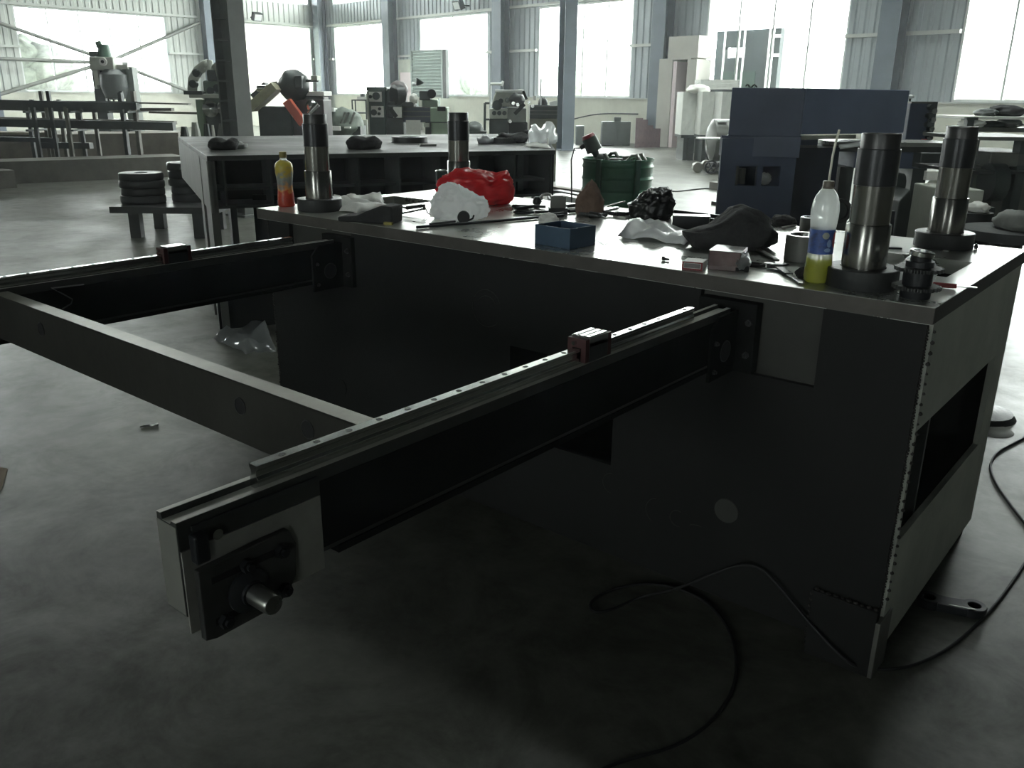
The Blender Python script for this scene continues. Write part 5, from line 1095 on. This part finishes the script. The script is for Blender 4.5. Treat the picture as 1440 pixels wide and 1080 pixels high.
# steel bundle between table and drum
for j, (a, b_, lb) in enumerate((((774, 262), (850, 274), 'brownish long bar on the floor left of the green drum, rear'), ((778, 272), (838, 284), 'pale long bar on the floor left of the green drum, front'), ((776, 267), (846, 279), 'dark long bar between the two bars left of the green drum'))):
    A2 = on('z', .45, *a); B3 = on('z', .45, *b_); m_ = plank(A2, B3, .36 + .03 * (j == 0), .45, .14); m_.thing('long_bar', (brown_st, frame_w, steel_dark)[j], lb, 'steel bar')
A2 = on('z', .36, 780, 275); B3 = on('z', .36, 845, 283); mid = (A2 + B3) / 2
r = thing('trestle', (mid.x, mid.y, 0), 'low dark trestle under the long bars left of the green drum', 'trestle', rotz=YAW)
MB().box((-.4, -.1, .3), (.4, .5, .36)).part('cross_bar', steel_dark, r)
for x in (-.35, .3): MB().box((x, 0, 0), (x + .06, .3, .3)).part('leg', steel_dark, r)
# green drum
F = BF(868, 9.6, row=250); r = F.root('green_drum', 'large green ribbed steel drum full of small parts behind the table top', 'drum'); R_ = 48.5 * F.mpp; zt = F.Z(222)
gd = mat('green_drum_paint', (66, 116, 88), .35, .2, .3, 3)
prof = [(0, .01), (R_ * .98, .01)]
zz = .06
n = 8
for j in range(n):
    z = .05 + (zt - .1) * j / n; s_ = (zt - .1) / n; prof += [(R_ * .975, z), (R_ * .975, z + s_ * .55), (R_ * 1.005, z + s_ * .75), (R_ * .975, z + s_ * .95)]
prof += [(R_ * .975, zt - .03)]
MB().lathe(prof, 48).part('drum_wall', gd, r); MB().lathe([(R_ * .975, zt - .03), (R_, zt - .02), (R_, zt), (R_ * .98, zt), (R_ * .96, zt - .08), (0, zt - .08)], 48).part('rim', gd, r)
for a in (-2.2, -1.15): 
    MB().box((-.028, -.03, 0.02), (.028, .0, zt + .002), Tm((R_ * math.cos(a), R_ * math.sin(a) - .0, 0), a + PI / 2)).part('side_strap', mat('dark_green_strap', (58, 92, 72), .5), r)
drum_loc = F.loc.copy(); drum_rot = F.rot; dz = zt - .08
def D(x, y, z=0): return Matrix.Translation(F.loc) @ Matrix.Rotation(F.rot, 4, 'Z') @ Vector((x, y, dz + z))
for j in range(7):
    a = j * .9; c = D(R_ * .55 * math.cos(a), R_ * .55 * math.sin(a)); q = MB()
    if j % 2: q.lathe([(.03, .001), (.07, .001), (.07, .09), (.03, .09), (.03, .001)], 18, c)
    else: q.tube([c + Vector((-.1, 0, .03)), c + Vector((-.03, .04, .11)), c + Vector((.05, 0, .12)), c + Vector((.12, -.03, .05))], .02)
    q.thing('drum_part', steel_grey if j % 3 else steel_mach, ('bent pipe' if j % 2 == 0 else 'small flanged bush') + ' in the heap on the green drum, at its ' + ('right front', 'rear right', 'rear middle', 'rear left', 'left', 'front left', 'front middle')[j], 'metal part', 'small parts on the green drum')
# hand drill on the drum
r = thing('hand_drill', D(-R_ * .75, -.1, .0), 'green hand drill with a red cap standing in the drum, cord hanging down', 'drill', rotz=F.rot)
a, b_ = F.P(836, 214) , F.P(828, 196)
off = Vector((-R_ * .75, -.1, dz)); a = Vector((F.X(838), -.1, F.Z(219, 838))) - off; b_ = Vector((F.X(826), -.1, F.Z(193, 826))) - off
a.z = max(a.z, .1); m1_ = a.lerp(b_, .3); MB().cyl(m1_, b_, .085, .075, 16).part('motor_body', mat('dark_green_tool', (60, 70, 58), .45, 0, .3, 8), r); MB().cyl(b_, b_ + (b_ - m1_) * .22, .075, .06, 16).part('red_cap', mat('dull_red', (130, 44, 46)), r)
MB().cyl(a, m1_, .03, .045, 12).part('gear_neck', steel_dark, r); g_ = a.lerp(b_, .75); MB().cyl(g_, g_ + Vector((-.11, 0, -.06)), .03, .022, 10).part('grip', rubber, r); MB().cyl(a, a + Vector((.08, 0, -.01)), .035, seg=12).part('chuck', steel_grey, r); MB().cyl((a.x, 0, 0), a, .02, seg=8).part('bit', steel_grey, r)
e_ = g_ + Vector((-.11, 0, -.06)); zf = -dz + .02
MB().tube([e_, e_ + Vector((-.06, 0, .0)), e_ + Vector((-.09, 0, -.12)), e_ + Vector((-.08, -.02, -.4)), (e_.x - .07, -.25, zf)], .008).part('cord', rubber, r)
# ------------------------------------------------------------------ navy machine
F = BF(1126, 7.6, row=190); F.rot += 0
a_ = .30
r = thing('navy_machine', F.loc, 'big navy blue machine with a lighter coloured lit upper face behind the drink bottle', 'machine', rotz=F.rot)
Lx = F.X(1035); Rx = F.X(1286)
zt = F.Z(124); zl = F.Z(193)
q = MB(); q.prism([(Lx, .12), (0, 0), (.0, 1.2), (Lx + .34, 1.2)], zl, zt); q.part('upper_housing', blue_m, r, .006)
q = MB(); q.prism([(0.004, 0), (Rx * 1.12, .62), (Rx * 1.2, 1.3), (.004, 1.2)], zl + .02, zt + .0); q.part('upper_lit_face', blue_lit, r, .006)  # right face of the housing, its light put into a lighter navy
q = MB(); q.prism([(0.0, -.015), (Rx * .60, .36), (Rx * .60, .40), (0, .03)], zl - .02, zl + .01); q.part('bright_edge', chrome, r)
q = MB(); q.prism([(Lx - .03, .22), (0, -.02), (0, .0), (Lx - .03, .26)], zl - .16, zl); q.part('apron_step', blue_m, r)
zw0, zw1 = F.Z(264), F.Z(236)
q = MB(); q.slab([F.X(1028), F.X(1050), F.X(1079), F.X(1086), F.X(1110), F.X(1130)], [0, zw0, zw1, zl - .02], {(1, 1), (3, 1)}, .12, .16, 'y'); q.part('lower_front', blue_m, r, .003)
q = MB(); q.prism([(F.X(1028), .16), (F.X(1028) + .03, .16), (F.X(1028) + .26, .9), (F.X(1028) + .23, .9)], 0, zl - .02); q.part('lower_side', blue_m, r)
q = MB(); q.box((F.X(1028) + .24, .9, 0), (F.X(1200), .95, zl - .02)); q.part('lower_rear', blue_m, r)
for px in (1052, 1082): MB().box((F.X(px), .2, zw0), (F.X(px + 5), .24, zw1)).part('inner_pillar', steel_grey, r)
MB().cyl((F.X(1066), .3, zw0), (F.X(1066), .3, zw1 - .03), .03, seg=12).part('valve', steel_grey, r); q = MB(); q.blob((F.X(1100), .35, zw0 + .04), (.06, .06, .05), 3, .4, 3, 3); q.part('inner_fitting', frame_w, r)
q = MB(); q.prism([(F.X(1130), .3), (F.X(1205), .42), (F.X(1222), .78), (F.X(1150), .78)], 0, zl - .1); q.part('lower_body', mat('shaded_recess_navy', (34, 39, 52), .6, 0, .2, 3), r)  # shade of the lower recess put into a darker navy
q = MB(); q.box((F.X(1056), .10, F.Z(190)), (F.X(1076), .13, F.Z(172))); q.part('recess_plate', mat('shaded_recess_navy', (36, 44, 64)), r); q = MB(); q.box((F.X(1088), .08, F.Z(189)), (F.X(1093), .12, F.Z(177))); q.part('grip', steel_grey, r)
q = MB(); q.tube([Vector((F.X(1060) + .012 * j, .3, zt + .015 + .012 * math.sin(j * 1.3))) for j in range(9)], .007, 6); q.part('lifting_chain', rubber, r)
q = MB(); q.box((F.X(1005) , .3, F.Z(200)), (F.X(1046), .5, F.Z(198))); q.part('side_shelf', frame_w, r)
q = MB(); q.lathe([(.07, -.02), (.1, -.02), (.1, .02), (.07, .02), (.07, -.02)], 24, T=Tm((F.X(1190), .0, F.Z(296)), rx=PI / 2)); q.part('hose_ring', rubber, r)
# machine bed to the right
F = BF(1260, 8.4, row=215); r = F.root('machine_bed', 'navy machine bed with a bright top reaching right of the navy machine', 'machine bed')
z0_, z1_ = F.Z(214), F.Z(206)
q = MB(); q.box((F.X(1180), .05, z1_), (F.X(1350), .65, z1_ + .03)); q.part('ground_top', steel_mach, r); q = MB(); q.box((F.X(1180), 0, z0_), (F.X(1352), .65, z1_)); q.part('bed_edge', steel_dark, r)
q = MB(); q.box((F.X(1212), .1, F.Z(238)), (F.X(1318), .6, z0_)); q.part('bed_body', blue_m, r, .005); q = MB(); q.box((F.X(1290), -.05, F.Z(236)), (F.X(1318), .1, z0_)); q.part('drive_box', mach_d, r, .01)
MB().cyl((F.X(1181), -.05, F.Z(207)), (F.X(1213), -.05, F.Z(202)), .02, seg=10).part('handle_rod', frame_w, r)
q = MB(); q.box((F.X(1338), .1, F.Z(238)), (F.X(1408), .9, F.Z(218))); q.part('bed_body', blue_m, r, .005); q = MB(); q.box((F.X(1335), .0, F.Z(240)), (F.X(1412), .9, F.Z(238))); q.part('bright_strip', frame_w, r)
for x in (1200, 1300, 1380): q = MB(); q.box((F.X(x), .2, 0), (F.X(x) + .12, .6, F.Z(238))); q.part('leg', mach_d, r)
MB().cyl((F.X(1262), .2, F.Z(262)), (F.X(1285), .2, F.Z(266)), .12, seg=18).part('motor', mach_d, r)
F = BF(1293, 9.7, row=170); r = F.root('control_pillar', 'dark control pillar with valve knobs at the right end of the navy machine', 'control pillar')
F.floorbox(MB(), 1278, 144, 1304, 0, .4).part('pillar', blue_m, r, .01); F.floorbox(MB(), 1302, 143, 1315, .02, .3).part('valve_rail', mach_d, r); F.box(MB(), 1278, 143, 1306, 145.5, -.02, .4).part('cap', steel_grey, r)
for j in range(8):
    py = 150 + j * 6.2; MB().cyl(F.P(1303 + (j % 2) * 4, py, -.0), F.P(1303 + (j % 2) * 4, py, -.07), .026, seg=12).part('valve_knob', steel_mach if j % 2 else mach_d, r)
F.box(MB(), 1296, 195, 1301, 202, -.1, -.05).part('red_switch', redp, r); F.box(MB(), 1272, 196, 1279, 204, -.1, -.05).part('glass_sight', steel_grey, r)
MB().cyl((F.X(1288), .2, F.Z(143)), (F.X(1288), .2, F.Z(138)), .01, seg=8).part('stem', mach_d, r); q = MB(); q.lathe([(0, -.02), (.04, -.01), (.04, .01), (0, .02)], 16, F.P(1288, 136, .2)); q.part('white_knob', frame_w, r)
# right background tables and clutter
F = BF(1410, 10.5, row=168); r = F.root('work_table', 'white topped work table on T shaped legs at the right edge', 'table')
F.box(MB(), 1359, 164, 1470, 168, 0, .8).part('table_top', white_card, r, .004); F.box(MB(), 1361, 165, 1376, 169, -.02, .1).part('edge_block', mach_d, r)
for x in (1367, 1455): MB().box((F.X(x), .05, 0), (F.X(x) + .07, .12, F.Z(168))).part('leg', mach_d, r)
F.box(MB(), 1380, 180, 1470, 186, 0, .7).part('lower_shelf', steel_grey, r)
TF = F
def onF(F, px0, px1, pyb, pyt, m, name, label, cat, seed, dep=.2, y=.25, cr=.2):
    z0 = F.Z(pyb, (px0 + px1) / 2); z1 = F.Z(pyt, (px0 + px1) / 2); q = MB(); wd = (px1 - px0) / 2 * F.mpp
    q.blob((F.X((px0 + px1) / 2), y, z0 + (z1 - z0) * .42), (wd, dep, (z1 - z0) * .6), 3, .35, 2.2, seed, flat=z0 + .001, crease=cr, T=Tm(F.loc, F.rot)); return q.thing(name, m, label, cat)
onF(F, 1393, 1412, 164, 153, mach_d, 'dark_lump', 'dark small lump on the white topped table', 'lump', 71); onF(F, 1410, 1450, 164, 148, darkcloth, 'dark_rag', 'dark rag on the right part of the white topped table', 'rag', 72)
onF(F, 1372, 1398, 180, 168, white_card, 'white_paper', 'white crumpled paper under the white topped table', 'paper', 73)
onF(F, 1398, 1424, 180, 171, mach_d, 'small_casting', 'small dark casting on the lower shelf of the white topped table', 'casting', 74, cr=.1); onF(F, 1424, 1450, 180, 168, steel_mach, 'small_casting', 'bright small casting on the lower shelf at the right edge', 'casting', 75, cr=.1)
F = BF(1400, 7.4, row=225); r = F.root('steel_bench', 'low grey steel bench with dark drum motor under it at the right edge', 'bench')
F.box(MB(), 1365, 193, 1480, 198, 0, .8).part('bench_top', steel_grey, r); F.box(MB(), 1402, 216, 1480, 236, .1, .8).part('drawer_block', steel_grey, r, .01); F.box(MB(), 1358, 241, 1480, 245, .0, .8).part('lower_rail', steel_dark, r)
for x in (1372, 1440): MB().box((F.X(x), .1, 0), (F.X(x) + .07, .2, F.Z(196))).part('leg', mach_d, r)
MB().cyl((F.X(1402), .1, F.Z(258)), (F.X(1422), .1, F.Z(258)), .14, seg=22).part('drum_motor', mach_d, r); F.floorbox(MB(), 1425, 245, 1480, .2, .8).part('grey_cabinet', steel_grey, r)
F = BF(1380, 6.4, row=285); r = F.root('white_crate', 'pale grey crate on the floor behind the rear right guide post', 'crate')
F.floorbox(MB(), 1362, 274, 1415, .3, .8).part('crate_body', cream_m, r, .01); F.box(MB(), 1370, 254, 1410, 268, .7, .75).part('white_panel', white_card, r); F.floorbox(MB(), 1388, 292, 1400, .0, .2).part('foot', mach_d, r)
for px0, px1, pt, d, m_, lb in ((1262, 1302, 246, 9.5, frame_w, 'white slanted sheet cover on the floor right of the navy machine'), (1265, 1290, 266, 8.2, mach_d, 'dark round motor on the floor right of the navy machine'), (1325, 1345, 252, 9.0, cream_m, 'pale box on the floor between the right guide posts')):
    F2 = BF((px0 + px1) / 2, d, row=270); q = MB(); wd = (px1 - px0) * F2.mpp; zt = F2.Z(pt)
    q.prism([(-wd / 2, 0), (wd / 2, 0), (wd * .42, zt * .8), (wd * .1, zt), (-wd * .4, zt * .9)], 0, .4, 'y', Tm(F2.loc, F2.rot)); q.thing('floor_unit', m_, lb, 'unit', bevel=.01)
cable(GP([(1248, 270), (1262, 288), (1278, 300), (1296, 306), (1300, 308)], .012), .014, 'black cable curving on the floor between the right guide posts')
# flat disc with rag just beyond the right edge of the plate (on a low stool)
F = BF(1425, 5.4, row=325); r = F.root('round_stool', 'low round dark stool with a disc top right of the rear right guide post', 'stool')
MB().lathe([(0, F.Z(330) - .02), (.26, F.Z(330) - .02), (.26, F.Z(322)), (0, F.Z(322))], 36).part('disc_top', steel_dark, r); MB().cyl((0, 0, 0), (0, 0, F.Z(330)), .05, seg=14).part('stem', steel_dark, r); MB().lathe([(0, 0), (.2, 0), (.18, .03), (0, .04)], 24).part('foot', steel_dark, r)
F.rz = 0; onF(F, 1405, 1450, 322, 296, mat('grey_canvas', (136, 138, 134), .9, 0, .3, 10), 'grey_cloth', 'grey cloth heap on the round dark stool at the right edge', 'cloth', 77, .15, 0, .15)
F = BF(1371, 5.9, row=300); q = MB(); q.lathe([(0, 0), (.09, 0), (.1, F.Z(298)), (0, F.Z(298))], 20, F.loc); q.thing('dark_pot', rubber, 'dark pot on the floor behind the rear right guide post', 'pot'); onF(F, 1361, 1386, 298, 284, white_card, 'white_cloth', 'white cloth on the dark pot behind the rear right guide post', 'cloth', 78, .08, 0, .2)
for pth, lb in ((((1368, 322), (1390, 330), (1415, 338), (1450, 341)), 'dark wire bundle on the floor at the right edge, front'), (((1365, 312), (1385, 318), (1405, 322), (1440, 320)), 'dark wire bundle behind the front one at the right edge')):
    cable(GP(pth, .015), .015, lb)
for o in list(sc.objects):
    if '_off' in o.keys(): del o['_off']
